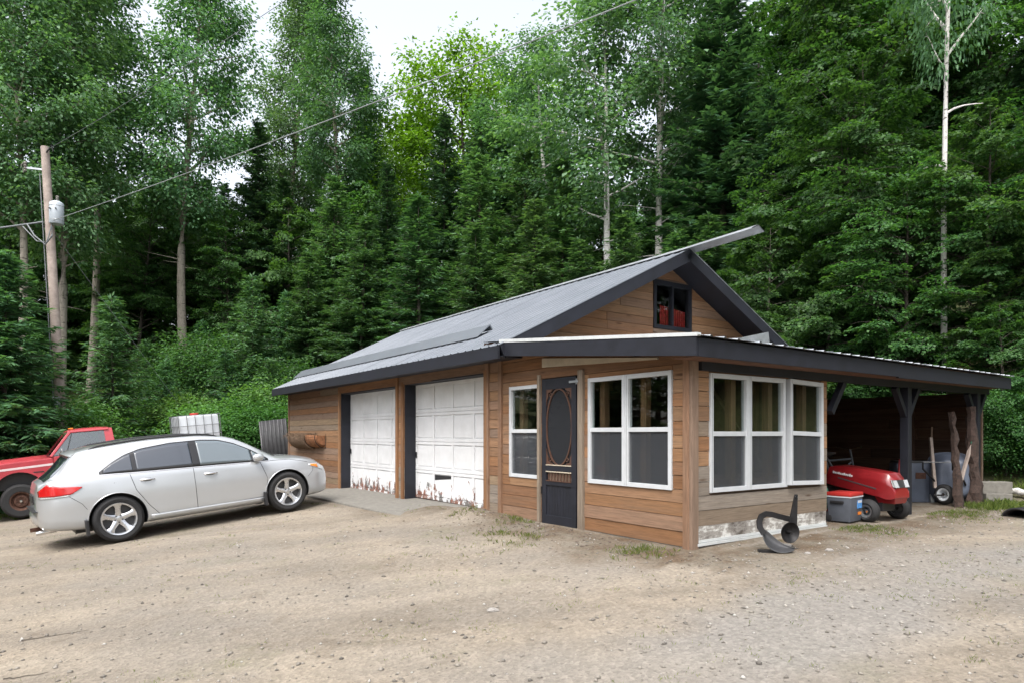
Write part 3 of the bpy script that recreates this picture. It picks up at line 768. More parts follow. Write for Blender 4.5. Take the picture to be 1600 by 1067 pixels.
# ================================================================ vehicles
def pch(xs, ys, x):                                   # smooth monotone-ish interpolation
    xs = np.asarray(xs, float); ys = np.asarray(ys, float)
    h = np.diff(xs); dl = np.diff(ys) / h; m = np.zeros_like(ys)
    for i in range(1, len(xs)-1):
        if dl[i-1]*dl[i] > 0: m[i] = 2*dl[i-1]*dl[i]/(dl[i-1]+dl[i])
    m[0], m[-1] = dl[0], dl[-1]
    i = int(np.clip(np.searchsorted(xs, x) - 1, 0, len(xs)-2)); t = (x - xs[i]) / h[i]
    t = min(max(t, 0), 1)
    return ((1+2*t)*(1-t)**2*ys[i] + t*(1-t)**2*h[i]*m[i] + t*t*(3-2*t)*ys[i+1] + t*t*(t-1)*h[i]*m[i+1])
def wheel(parent, c, R, Wd, rimR, side, rim='alloy', style='spoke'):
    """tyre > nothing; rim with spokes; side = +1/-1 outward along y"""
    w_ = bpy.data.objects.new("wheel", None); COL.objects.link(w_); w_.parent = parent; w_.location = c
    hw = Wd/2
    prof = [(rimR-.01, -hw+.02), (rimR+.015, -hw), (R-.05, -hw-.004), (R-.015, -hw+.02), (R, -hw+.05), (R, hw-.05), (R-.015, hw-.02), (R-.05, hw+.004), (rimR+.015, hw), (rimR-.01, hw-.02)]
    MB().lathe([(r, o*side) for r, o in prof], n=40).build("tyre", "rubber", w_, smooth=35)
    if style == 'spoke':
        MB().lathe([(rimR-.012, (hw-.02)*side), (rimR+.004, (hw-.008)*side), (rimR-.002, (hw+.004)*side), (rimR-.022, (hw-.002)*side), (rimR-.03, -hw*side)], n=40, closed=False).build("rim", rim, w_, smooth=40)
        MB().lathe([(.001, .01*side), (rimR-.02, .01*side), (rimR-.02, -.03*side), (.001, -.03*side)], n=32, closed=False).build("brake_disc", "dark_alloy", w_, smooth=40)
        for k in range(5):
            t = 2*math.pi*k/5 + .31; m = MB(); rows = []
            for q, (r, wd, o) in enumerate(((.045, .052, hw-.052), (.11, .040, hw-.040), (.18, .038, hw-.026), (rimR-.012, .070, hw-.012))):
                cx, cz = r*math.cos(t), r*math.sin(t); tx, tz = -math.sin(t), math.cos(t)
                rows.append([(cx+tx*wd, (o-.014)*side, cz+tz*wd), (cx+tx*wd*.55, o*side, cz+tz*wd*.55), (cx-tx*wd*.55, o*side, cz-tz*wd*.55), (cx-tx*wd, (o-.014)*side, cz-tz*wd), (cx-tx*wd, (o-.04)*side, cz-tz*wd), (cx+tx*wd, (o-.04)*side, cz+tz*wd)])
            m.grid(rows, True).build("spoke", rim, w_, smooth=40)
        MB().lathe([(.001, (hw-.03)*side), (.03, (hw-.032)*side), (.036, (hw-.05)*side), (.07, (hw-.055)*side), (.07, 0)], n=20, closed=False).build("hub", rim, w_, smooth=40)
        for k in range(5):
            t = 2*math.pi*(k+.5)/5 + .31
            MB().lathe([(.001, (hw-.04)*side), (.011, (hw-.042)*side), (.011, (hw-.07)*side)], (.057*math.cos(t), 0, .057*math.sin(t)), n=8, closed=False).build("lug_nut", "dark_alloy", w_)
    else:
        MB().lathe([(.001, (hw-.075)*side), (.055, (hw-.075)*side), (.10, (hw-.045)*side), (.135, (hw-.05)*side), (.155, (hw-.085)*side), (rimR-.03, (hw-.06)*side), (rimR-.018, (hw-.012)*side), (rimR+.006, (hw-.004)*side), (rimR+.004, -hw*side)], n=36, closed=False).build("rim", rim, w_, smooth=40)
        MB().lathe([(.001, (hw-.01)*side), (.028, (hw-.012)*side), (.036, (hw-.03)*side), (.036, (hw-.08)*side)], n=18, closed=False).build("hub", "chrome", w_, smooth=40)
        for k in range(5):
            t = 2*math.pi*k/5
            MB().lathe([(.001, (hw-.035)*side), (.012, (hw-.037)*side), (.012, (hw-.08)*side)], (.085*math.cos(t), 0, .085*math.sin(t)), n=8, closed=False).build("lug_nut", rim, w_)
    return w_
def ev_boolean(o, cutter):
    md = o.modifiers.new("cut", 'BOOLEAN'); md.operation = 'DIFFERENCE'; md.object = cutter; md.solver = 'EXACT'; md.material_mode = 'TRANSFER'
    dg = bpy.context.evaluated_depsgraph_get()
    me = bpy.data.meshes.new_from_object(o.evaluated_get(dg))
    o.modifiers.clear(); o.data = me
    bpy.data.objects.remove(cutter)
    me.polygons.foreach_set('use_smooth', [True]*len(me.polygons)); me.set_sharp_from_angle(angle=rad(32))

# ---- silver crossover wagon
CX = dict(
 wS=([-2.42, -2.36, -2.2, -1.9, -1.4, 0, 1.2, 1.7, 2.0, 2.2, 2.31, 2.36], [.60, .74, .86, .915, .945, .95, .94, .915, .85, .72, .56, .42]),
 zb=([-2.42, -2.36, -2.1, -1.75, -1, 1, 1.8, 2.2, 2.36], [.40, .34, .30, .27, .235, .225, .22, .23, .30]),
 zs=([-2.42, -2.2, -1.4, 0, 1.4, 2.1, 2.36], [.64, .72, .78, .74, .74, .66, .56]),
 zbelt=([-2.42, -2.36, -2.2, -1.7, -1.0, 0, .9, 1.3, 1.7, 2.0, 2.2, 2.31, 2.36], [.80, 1.00, 1.09, 1.115, 1.085, 1.045, 1.005, .985, .95, .88, .78, .69, .62]),
 wbelt=([-2.42, -2.36, -2.2, -1.7, -1.0, 0, .9, 1.3, 1.7, 2.0, 2.2, 2.31, 2.36], [.57, .67, .78, .855, .885, .895, .875, .83, .77, .70, .58, .46, .34]),
 zr=([-2.42, -2.37, -2.28, -2.10, -1.93, -1.82, -1.45, -.7, -.1, .35, .55, 1.32, 1.42, 1.75, 2.05, 2.22, 2.31, 2.36], [.84, 1.05, 1.10, 1.25, 1.43, 1.515, 1.57, 1.61, 1.60, 1.545, 1.495, 1.075, 1.045, 1.005, .93, .84, .75, .66]),
 wr=([-2.42, -2.36, -2.2, -2.0, -1.5, -.5, .35, .6, 1.0, 1.35, 1.8, 2.1, 2.25, 2.36], [.52, .60, .64, .635, .645, .66, .635, .64, .70, .70, .62, .54, .42, .26]))
def cv(k, x): return pch(*CX[k], x)
def car_section(x):
    wS, zb, zs, zbe, wb, zr, wr = (cv(k, x) for k in ('wS', 'zb', 'zs', 'zbelt', 'wbelt', 'zr', 'wr'))
    wr = min(wr, wb-.03); ze = max(zr - .055, zbe + .012) if zr > zbe + .07 else zbe + (zr-zbe)*.45
    zm = (zbe+ze)/2; wm = wb + (wr-wb)*.42
    K = [(0, zb), (wS-.16, zb), (wS-.05, zb+.035), (wS-.012, zb+.13), (wS-.004, zb+(zs-zb)*.55), (wS, zs), (wb+(wS-wb)*.45, zbe-(zbe-zs)*.22), (wb, zbe), (wm, zm), (wr, ze), (wr*.78, zr-.014), (wr*.4, zr-.003), (0, zr)]
    pts = []
    P = [np.array(k) for k in K]
    for i in range(len(P)-1):
        p0, p1, p2, p3 = P[max(i-1, 0)], P[i], P[i+1], P[min(i+2, len(P)-1)]
        if i == len(P)-2: p3 = np.array((-P[i][0], P[i][1]))
        a = .42
        m1, m2 = (p2-p0)*a, (p3-p1)*a
        lim = np.linalg.norm(p2-p1)
        for m in (m1, m2):
            nm = np.linalg.norm(m)
            if nm > lim: m *= lim/nm
        for t in (0, .25, .5, .75):
            pts.append((1+2*t)*(1-t)**2*p1 + t*(1-t)**2*m1 + t*t*(3-2*t)*p2 + t*t*(t-1)*m2)
    pts.append(P[-1]); return pts, K
def car_side(x, z, eps=.004):
    pts, K = car_section(x); best = None
    for a, b in zip(pts[8:], pts[9:]):
        if (a[1]-z)*(b[1]-z) <= 0 and abs(a[1]-b[1]) > 1e-6:
            t = (z-a[1])/(b[1]-a[1]); best = a[0]+(b[0]-a[0])*t; break
    if best is None: best = pts[36][0]
    return best + eps
def car_top(x, f, eps=.004):
    pts, K = car_section(x); y = abs(f)*K[9][0]
    for a, b in zip(pts[36:], pts[37:]):
        if a[0] >= y >= b[0]:
            t = (a[0]-y)/max(a[0]-b[0], 1e-6); return (x, math.copysign(y, f), a[1]+(b[1]-a[1])*t+eps)
    return (x, math.copysign(y, f), pts[-1][1]+eps)
def side_panel(root, name, mat, lo, hi, eps, n=22, rows=7, sides=(-1, 1)):
    """lo, hi: curves [(x,z)...] with the same x span; a panel lying on the body side"""
    x0, x1 = lo[0][0], lo[-1][0]
    lx, lz = zip(*lo); hx, hz = zip(*hi)
    for s in sides:
        R = []
        for i in range(n+1):
            x = x0 + (x1-x0)*i/n
            a, b = np.interp(x, lx, lz), np.interp(x, hx, hz)
            R.append([(x, s*car_side(x, a+(b-a)*k/rows, eps), a+(b-a)*k/rows) for k in range(rows+1)])
        m = MB().grid(R); me = m.mesh(name, mat, smooth=60)
        o = link(name, me, root)
        sd_ = o.modifiers.new("thick", 'SOLIDIFY'); sd_.thickness = .006; sd_.offset = 0
def top_panel(root, name, mat, x0, x1, f0, f1, eps=.005, n=14):
    R = [[car_top(x0+(x1-x0)*i/n, (f0(i/n) if callable(f0) else f0) + ((f1(i/n) if callable(f1) else f1)-(f0(i/n) if callable(f0) else f0))*k/12, eps) for k in range(13)] for i in range(n+1)]
    return MB().grid(R).build(name, mat, root, smooth=60)
def crease(root, name, mat, pts, w=.006, sides=(-1, 1), eps=.0015):
    for s in sides:
        m = MB(); P = []
        for (x0, z0), (x1, z1) in zip(pts, pts[1:]):
            k = max(2, int(math.hypot(x1-x0, z1-z0)/.05))
            P += [(x0+(x1-x0)*i/k, z0+(z1-z0)*i/k) for i in range(k)]
        P.append(pts[-1])
        m.tube([(x, s*car_side(x, z, eps), z) for x, z in P], w/2, 5).build(name, mat, root)
def build_wagon():
    rw, fw = (-6.26, 10.66, -.146), (-4.17, 12.41, .107)        # right-hand tyre contacts
    rw = (rw[0], rw[1], ground(rw[0]-.05, rw[1]+.1)+.012); fw = (fw[0], fw[1], ground(fw[0]-.05, fw[1]+.1)+.012)
    print('wagon', rw, fw)
    d = Vector((fw[0]-rw[0], fw[1]-rw[1], fw[2]-rw[2])); yaw = math.atan2(d.y, d.x); pit = math.atan2(d.z, math.hypot(d.x, d.y))
    mid = (Vector(rw)+Vector(fw))/2 - Vector((math.sin(yaw), -math.cos(yaw), 0))*.93
    root = thing("parked_wagon", "silver five-door crossover wagon parked on the dirt facing the garage", "car", mid, (0, -pit, yaw))
    xs = sorted({*np.linspace(-2.42, -1.85, 22), *np.linspace(-1.85, 1.85, 52), *np.linspace(1.85, 2.36, 18)})
    R = []
    for x in xs:
        p, _ = car_section(x)
        R.append([(x, -q[0], q[1]) for q in p] + [(x, q[0], q[1]) for q in p[-2:0:-1]])
    m = MB().grid(R, True); n = len(R[0]); m.f.append(tuple(range(n))); e = (len(R)-1)*n; m.f.append(tuple(e+i for i in range(n)))
    body = m.build("body", "silver_paint", root, smooth=35)
    cut = MB()
    for x in (-1.3875, 1.3875):
        for s in (-1, 1): cut.lathe([(.0005, s*.62), (.415, s*.62), (.415, s*1.2), (.0005, s*1.2)], (x, 0, .375), n=48, closed=True)
    c = cut.build("cutter", "black_plastic"); 
    ob = body; ob.parent = None; ob.location = (0, 0, 0)
    bpy.context.view_layer.update(); ev_boolean(ob, c); ob.parent = root
    for x in (-1.3875, 1.3875):
        for s in (-1, 1): wheel(root, (x, s*.815, .372), .372, .235, .258, s)
    # glass
    belt = lambda x: cv('zbelt', x) + .012
    top = [(-1.58, 1.14), (-1.4, 1.265), (-1.2, 1.37), (-.95, 1.445), (-.5, 1.490), (0, 1.488), (.3, 1.455), (.55, 1.37), (.8, 1.235), (1.10, 1.025)]
    hx, hz = zip(*top)
    def span(a, b, dz=0.): return [(x, belt(x)+dz) for x in np.linspace(a, b, 14)], [(x, max(float(np.interp(x, hx, hz))-dz, belt(x)+dz+.004)) for x in np.linspace(a, b, 40)]
    lo, hi = span(-1.58, 1.10, -.010); side_panel(root, "window_surround", "mesh_car_trim", lo, hi, .0035, 60, 8)
    for nm, a, b, mt in (("rear_quarter_window", -1.52, -1.11, "tinted_glass"), ("rear_door_window", -1.05, -.20, "tinted_glass"), ("front_door_window", -.08, .80, "clear_car_glass"), ("front_quarter_window", .83, 1.04, "clear_car_glass")):
        lo, hi = span(a, b, .010); side_panel(root, nm, mt, lo, hi, .008, 30, 8)
    crease(root, "window_moulding", "chrome", [(x, belt(x)-.022) for x in np.linspace(-1.60, 1.12, 30)], .012, eps=.004)
    top_panel(root, "windscreen", "clear_car_glass", .62, 1.30, -.93, .93)
    top_panel(root, "rear_window", "tinted_glass", -2.29, -1.90, -.90, .90)
    for s in (-1, 1):
        MB().tube([car_top(x, s*.90, .022 if -1.55 < x < .22 else -.005) for x in np.linspace(-1.65, .32, 16)], .016, 8).build("roof_rail", "black_plastic", root, smooth=50)
    sp_ = MB(); R = []
    for k in range(15):
        y = -.60 + 1.2*k/14; zc = 1.515 - .05*(y/.6)**2; xr = -2.00 + .09*(y/.6)**2
        R.append([(-1.70, y, zc+.016), (-1.86, y, zc+.008), (xr, y, zc-.030), (xr+.01, y, zc-.050), (-1.84, y, zc-.05), (-1.76, y, zc-.05)])
    sp_.grid(R, True); sp_.f += [tuple(range(6)), tuple(84+i for i in range(6))]
    sp_.build("spoiler", "silver_paint", root, smooth=40)
    # lamps
    side_panel(root, "tail_lamp", "tail_red", [(-2.385, .865), (-2.2, .855), (-1.98, .865), (-1.83, .955)], [(-2.385, .95), (-2.27, 1.05), (-2.12, .995), (-1.83, .965)], .012, 24, 7)
    side_panel(root, "tail_lamp_lens", "lamp_clear", [(-2.385, .83), (-2.0, .838)], [(-2.385, .862), (-2.0, .858)], .008, 12, 3)
    side_panel(root, "headlamp", "lamp_clear", [(1.86, .80), (2.1, .70), (2.29, .64)], [(1.86, .83), (2.1, .82), (2.29, .70)], .006, 16, 5)
    side_panel(root, "turn_signal", "amber", [(1.90, .795), (2.06, .735)], [(1.90, .822), (2.06, .80)], .010, 8, 4)
    # seams, handles, sill
    sm = "seam_dark"
    crease(root, "door_seam", sm, [(-.205, .34), (-.205, belt(-.2)-.01)], .009); crease(root, "door_seam", sm, [(.985, .36), (1.02, .70), (.93, 1.0)], .009)
    crease(root, "door_seam", sm, [(-.80, .36), (-.93, .52), (-1.10, .80), (-1.16, 1.06)], .009)
    crease(root, "door_seam", sm, [(-.80, .36), (.0, .34), (.985, .36)], .008)
    crease(root, "bumper_seam", sm, [(-1.80, .60), (-1.86, .70), (-2.02, .84)], .007); crease(root, "bumper_seam", sm, [(1.80, .60), (1.92, .70), (1.95, .78)], .007)
    crease(root, "hood_seam", sm, [(1.12, .99), (1.5, .965), (1.85, .875)], .008)
    side_panel(root, "sill_moulding", "silver_paint", [(-.93, .275), (.93, .27)], [(-.93, .36), (.93, .345)], .016, 24, 3)
    for x in (-.93, .05):
        for s in (-1, 1):
            z = cv('zbelt', x) - .135
            MB().lathe([(.001, 0), (.085, 0), (.075, .006), (.001, .006)], (0, 0, 0), 'y', 20).build("handle_recess", "seam_dark", root).matrix_local = Matrix.Translation((x+.01, s*car_side(x, z, -.001), z-.006)) @ Matrix.Diagonal((1, s, .34, 1))
            MB().tube([(x-.095, s*car_side(x-.095, z, .004), z), (x-.05, s*car_side(x, z, .032), z+.004), (x+.06, s*car_side(x, z, .032), z+.002), (x+.115, s*car_side(x+.115, z, .004), z-.004)], [.014, .016, .016, .012], 8).build("door_handle", "chrome", root, smooth=60)
    for s in (-1, 1):
        y = car_side(.92, 1.03, 0)
        rows = [[(.88+.10*f*q, s*(y-.02+.20*t), 1.065+.02*t+.075*f*p) for q, p in ((1.1, 0), (.8, .7), (0, 1), (-.8, .75), (-1, 0), (-.8, -.75), (0, -1), (.8, -.7))] for t, f in ((0, .35), (.3, .5), (.45, .85), (.75, 1.), (.95, .8), (1.02, .3))]
        m = MB().grid(rows, True); m.f += [tuple(range(8)), tuple(40+i for i in range(8))]
        m.build("wing_mirror", "silver_paint", root, smooth=60)
        for x in (-1.3875, 1.3875):      # mud flaps behind the wheels
            MB().box((x-.47 if x < 0 else x-.465, s*.91-.11, .19), (x-.425, s*.91+.012, .44)).build("mud_flap", "black_plastic", root, bevel=.01)
        # arch lip
        for x in (-1.3875, 1.3875):
            ps = []
            for k in range(25):
                t = rad(-8 + 196*k/24); X, Z = x+.422*math.cos(t), .375+.422*math.sin(t)
                if Z > cv('zb', X)+.03: ps.append((X, s*car_side(X, Z, -.001), Z))
            MB().tube(ps, .008, 6).build("arch_lip", "silver_paint", root, smooth=60)
    # rear bumper shelf, plate, hitch, exhaust
    R = []
    for k in range(17):
        t = -1 + 2*k/16; y = t*.80; x = -2.47 + .30*abs(t)**3.2
        R.append([(x+.06, y, .36), (x+.005, y, .42), (x-.012, y, .54), (x+.012, y, .615), (x+.10, y, .635), (x+.16, y, .62), (x+.16, y, .36)])
    m = MB().grid(R, True); m.f += [tuple(range(7)), tuple(112+i for i in range(7))]
    m.build("rear_bumper", "silver_paint", root, smooth=40)
    MB().box((-2.475, -.62, .626), (-2.40, .62, .640)).build("bumper_step", "black_plastic", root)
    MB().box((-2.437, -.26, .74), (-2.405, .26, .86)).build("licence_plate_recess", "black_plastic", root)
    for s in (-1, 1): MB().box((-2.37, s*.62-.05, .44), (-2.335, s*.62+.06, .458)).build("reflector", "tail_red", root)
    MB().tube([(-2.2, -.5, .31), (-2.46, -.5, .295)], .036, 12).build("exhaust_pipe", "chrome", root, smooth=60)
    MB().bar((-2.05, 0, .30), (-2.5, 0, .30), .06, .06).bar((-2.1, -.45, .31), (-2.1, .45, .31), .06, .06).build("tow_hitch", "rust_steel", root)
    MB().box((-1.95, -.55, .20), (1.95, .55, .30)).build("underbody", "black_plastic", root)
    top_panel(root, "hood_line", "seam_dark", 1.36, 1.375, -.96, .96, .003, 2)
build_wagon()

# ---- old red pickup truck (local x forward)
def build_pickup():
    fwc = Vector((-11.45, 15.5, -.36))                      # contact of its front left tyre
    h = Vector((-.80, -.60, 0)); yaw = math.atan2(h.y, h.x); pit = rad(-5.5)
    leftv = Vector((-h.y, h.x, 0))
    loc = fwc - leftv*.86
    T = thing("pickup_truck", "old red pickup truck with white stripe and rusty wheels parked behind the wagon", "truck", loc, (0, -pit, yaw))
    HW = .99
    # front clip: x from +1.0 (nose) to -0.62 (firewall); wheel centre at 0
    def arch(cx, r, a0, a1, n=14): return [(cx + r*math.cos(rad(a0+(a1-a0)*k/n)), .40 + r*math.sin(rad(a0+(a1-a0)*k/n))) for k in range(n+1)]
    fen = [(.86, .48)] + [(.50, .48)] + arch(0, .50, 12, 168) + [(-.52, .45), (-.70, .45), (-.70, 1.16), (.2, 1.13), (.82, 1.07), (.90, .98)]
    for s in (-1, 1):
        MB().prism(fen, s*(HW-.22), s*HW, 'xz').build("fender", "truck_red", T, bevel=.02)
        MB().prism([(-.69, .985), (.885, .935), (.885, .985), (-.69, 1.035)], s*(HW-.01), s*(HW+.004), 'xz').build("fender_stripe", "stripe_white", T)
        MB().prism(arch(0, .545, 10, 172, 16) + arch(0, .50, 172, 10, 16), s*(HW-.015), s*(HW+.022), 'xz').build("arch_flare", "truck_red", T)
        MB().prism([(-.50, .845), (-.28, .85), (-.28, .875), (-.50, .87)], s*HW, s*(HW+.008), 'xz').build("side_badge", "black_plastic", T)
    R = []
    for x, z in ((-.66, 1.185), (-.3, 1.185), (.3, 1.16), (.75, 1.11), (.88, 1.04)):
        R.append([(x, y*HW, z - .05*abs(y)**3 + dz) for y, dz in ((-.97, -.03), (-.85, 0), (-.5, .012), (-.45, .02), (0, .028), (.45, .02), (.5, .012), (.85, 0), (.97, -.03))] )
    hd = MB().grid(R).build("hood", "truck_red", T, smooth=40); hd.modifiers.new("t", 'SOLIDIFY').thickness = .03
    MB().box((.80, -HW+.05, .62), (.915, HW-.05, 1.02)).build("grille", "black_plastic", T)
    for k in range(6): MB().box((.917, -.55, .66+.055*k), (.93, .55, .68+.055*k)).build("grille_bar", "chrome", T)
    for s in (-1, 1): MB().box((.915, s*.76-.14, .70), (.935, s*.76+.14, .95)).build("headlamp", "lamp_clear", T, bevel=.015)
    MB().box((.92, -HW, .42), (1.08, HW, .60)).build("front_bumper", "chrome", T, bevel=.03)
    MB().box((-.70, -.78, .5), (.8, .78, .95)).build("engine_bay", "black_plastic", T)
    MB().tube([(-.60, .35, 1.205), (-.64, .75, 1.215)], .012, 6).build("wiper", "black_plastic", T)
    # cab
    for s in (-1, 1): MB().box((-1.98, s*(HW-.16), .45), (-.705, s*HW, 1.19)).build("door", "truck_red", T, bevel=.02)
    MB().box((-2.0, -HW+.16, .45), (-.71, HW-.16, .62)).build("cab_floor", "black_plastic", T)
    MB().box((-2.06, -HW+.01, .45), (-1.985, HW-.01, 1.20)).build("cab_back", "truck_red", T, bevel=.015)
    for s in (-1, 1): MB().prism([(-1.96, 1.015), (-.71, .985), (-.71, 1.035), (-1.96, 1.065)], s*(HW-.01), s*(HW+.004), 'xz').build("door_stripe", "stripe_white", T)
    roofz = 1.80
    def yy(z): return HW-.02 - (z-1.18)*.24
    A0, A1, B0, B1 = (-.66, 1.18), (-1.10, 1.74), (-1.80, 1.18), (-1.78, 1.74)
    R = []
    for x, dz in ((-1.06, -.06), (-1.12, -.015), (-1.3, .01), (-1.7, .015), (-1.92, 0), (-2.0, -.06)):
        R.append([(x, t*(yy(roofz)+.0), roofz+dz-.05*abs(t)**4 - (.03 if abs(t) > .98 else 0)) for t in (-1, -.96, -.85, -.4, 0, .4, .85, .96, 1)])
    rf = MB().grid(R).build("cab_roof", "truck_red", T, smooth=40); rf.modifiers.new("t", 'SOLIDIFY').thickness = .045
    for s in (-1, 1):
        def pl(x, z, w=.0): return (x, s*(yy(z)+w), z)
        MB().bar(pl(*A0), pl(*A1), .06, .07, (0, s, .3)).build("windscreen_pillar", "truck_red", T, bevel=.01)
        MB().quadbox([pl(-2.03, 1.17), pl(-1.83, 1.17), pl(-1.83, 1.17, -.06), pl(-2.03, 1.17, -.06), pl(-1.98, 1.77), pl(-1.80, 1.77), pl(-1.80, 1.77, -.06), pl(-1.98, 1.77, -.06)]).build("rear_pillar", "truck_red", T, bevel=.01)
        MB().bar(pl(-1.05, 1.735), pl(-1.9, 1.745), .05, .06, (0, s, .3)).build("door_frame_top", "truck_red", T, bevel=.01)
        MB().bar(pl(-.97, 1.185, .006), pl(-1.135, 1.72, .006), .022, .022, (0, s, .3)).build("vent_window_bar", "black_plastic", T)
        q = [pl(-.70, 1.18, -.015), pl(-1.10, 1.73, -.015), pl(-1.82, 1.73, -.015), pl(-1.84, 1.18, -.015)]
        m = MB(); m.v = [tuple(a) for a in q] + [(a[0], a[1]-s*.006, a[2]) for a in q]; m.f = [(0, 1, 2, 3), (7, 6, 5, 4), (0, 4, 5, 1), (1, 5, 6, 2), (2, 6, 7, 3), (3, 7, 4, 0)]
        m.build("side_window", "cab_glass", T)
        MB().bar(pl(-.69, 1.192, .003), pl(-1.84, 1.192, .003), .02, .03, (0, s, .3)).build("window_rubber", "black_plastic", T)
    def wsq(f, d=0): return [(-.66-d, -f*yy(1.18), 1.19), (-.66-d, f*yy(1.18), 1.19), (-1.08-d, f*yy(1.73), 1.735), (-1.08-d, -f*yy(1.73), 1.735)]
    m = MB(); m.v = wsq(.97) + wsq(.97, .008); m.f = [(0, 1, 2, 3), (7, 6, 5, 4), (0, 4, 5, 1), (1, 5, 6, 2), (2, 6, 7, 3), (3, 7, 4, 0)]; m.build("windscreen", "cab_glass", T)
    MB().box((-1.99, -.72, 1.22), (-1.975, .72, 1.70)).build("rear_window", "cab_glass", T)
    MB().box((-1.85, -.7, .62), (-1.35, .7, .95)).box((-1.92, -.7, .7), (-1.75, .7, 1.32)).build("bench_seat", "interior_dark", T, bevel=.04)
    MB().lathe([(.17, -.012), (.19, 0), (.17, .012), (.16, 0)], (0, 0, 0), 'x', 24).build("steering_wheel", "black_plastic", T, smooth=60).matrix_local = Matrix.Translation((-1.0, .38, 1.15)) @ Matrix.Rotation(rad(-25), 4, 'Y')
    MB().box((-.95, -.85, .62), (-.72, .85, 1.14)).build("dashboard", "interior_dark", T, bevel=.03)
    for y in (-.35, -.17, 0, .17, .35): MB().box((-1.20, y-.045, 1.80), (-1.13, y+.045, 1.835)).build("roof_marker_lamp", "amber", T, bevel=.012)
    for s in (-1, 1):
        MB().bar((-.83, s*(HW-.0), 1.20), (-.86, s*(HW+.16), 1.25), .02, .02).build("mirror_arm", "chrome", T)
        MB().box((-.90, s*(HW+.16)-.07, 1.20), (-.86, s*(HW+.16)+.07, 1.36)).build("door_mirror", "chrome", T, bevel=.012)
    # bed
    bedp = [(-2.12, .50), (-2.75, .50)] + [(p[0]-3.60, p[1]) for p in arch(0, .50, 12, 168)] + [(-4.2, .52), (-4.95, .55), (-4.95, 1.02), (-2.12, 1.02)]
    for s in (-1, 1): MB().prism(bedp, s*(HW-.06), s*HW, 'xz').build("bed_side", "truck_red", T, bevel=.012)
    MB().box((-4.95, -HW+.06, .72), (-2.12, HW-.06, .78)).build("bed_floor", "black_plastic", T)
    MB().box((-2.16, -HW+.06, .78), (-2.12, HW-.06, 1.0)).build("bed_front", "truck_red", T); MB().box((-4.99, -HW+.06, .6), (-4.94, HW-.06, 1.0)).build("tailgate", "truck_red", T)
    MB().box((-5.0, -.42, .48), (.9, -.36, .62)).box((-5.0, .36, .48), (.9, .42, .62)).build("chassis_rail", "black_plastic", T)
    MB().tube([(0, -.8, .40), (0, .8, .40)], .05, 10).tube([(-3.60, -.8, .40), (-3.60, .8, .40)], .06, 10).build("axle", "rust_steel", T)
    for x in (0, -3.60):
        for s in (-1, 1): wheel(T, (x, s*.86, .395), .395, .25, .215, s, "rust_steel", 'steel')
    for o in T.children:
        if o.name.split('.')[0] not in ('wheel', 'axle'): o.location.z += .17
    # white tank in the bed
    M = Matrix.Translation(loc) @ Matrix.Rotation(yaw, 4, 'Z') @ Matrix.Rotation(-pit, 4, 'Y')
    p = M @ Vector((-4.05, .10, .955))
    K = thing("caged_water_tank", "white plastic liquid tank in a steel cage standing in the truck bed", "tank", p, (0, -pit, yaw))
    MB().box((-.50, -.57, .13), (.50, .57, 1.13)).build("tank", "tank_white", K, bevel=.06, smooth=50)
    MB().lathe([(.001, 1.20), (.10, 1.20), (.11, 1.19), (.11, 1.12), (.001, 1.12)], n=20, axis='z', closed=False).build("fill_cap", "red_plastic", K, smooth=40)
    MB().box((-.52, -.60, 0), (.52, .60, .04)).box((-.52, -.60, .04), (-.40, .60, .12)).box((.40, -.60, .04), (.52, .60, .12)).box((-.06, -.6, .04), (.06, .6, .12)).build("pallet", "galvanised", K)
    for s in (-1, 1):
        for k in range(6): MB().tube([(-.52+.208*k, s*.61, .10), (-.52+.208*k, s*.61, 1.14)], .009, 6).build("cage_bar", "cage_steel", K)
        for k in range(7): MB().tube([(s*.525, -.60+.2*k, .10), (s*.525, -.60+.2*k, 1.14)], .009, 6).build("cage_bar", "cage_steel", K)
    for z in (.12, .38, .62, .86, 1.14): MB().tube([(-.525, -.61, z), (.525, -.61, z), (.525, .61, z), (-.525, .61, z), (-.525, -.61, z)], .009, 6).build("cage_hoop", "cage_steel", K)
build_pickup()

# ================================================================ trees
def unit(a): return a / np.maximum(np.linalg.norm(a, axis=-1, keepdims=True), 1e-9)
def leaves(name, P, D, N, L, Wd, mat):
    """one small pointed face per leaf: base, two flanks, tip; folded a little along the midrib"""
    D = unit(D); Sd = unit(np.cross(D, N)); U = np.cross(Sd, D)
    L = np.broadcast_to(L, (len(P),))[:, None]; Wd = np.broadcast_to(Wd, (len(P),))[:, None]
    mid = P + D*L*.45
    V = np.stack([P, mid + Sd*Wd*.5 + U*Wd*.12, P + D*L - U*L*.08, mid - Sd*Wd*.5 + U*Wd*.12], 1).reshape(-1, 3)
    F = np.arange(len(V)).reshape(-1, 4)
    return np_mesh(name, V, F, mat)
def curve(p, d, L, n, bend, r_):
    """polyline from p along d, bending towards +z by bend"""
    pts = [np.array(p, float)]; d = np.array(d, float)
    for i in range(n):
        d = d + np.array((0, 0, bend/n)) + r_.normal(0, .06, 3); d /= np.linalg.norm(d)
        pts.append(pts[-1] + d*L/n)
    return pts
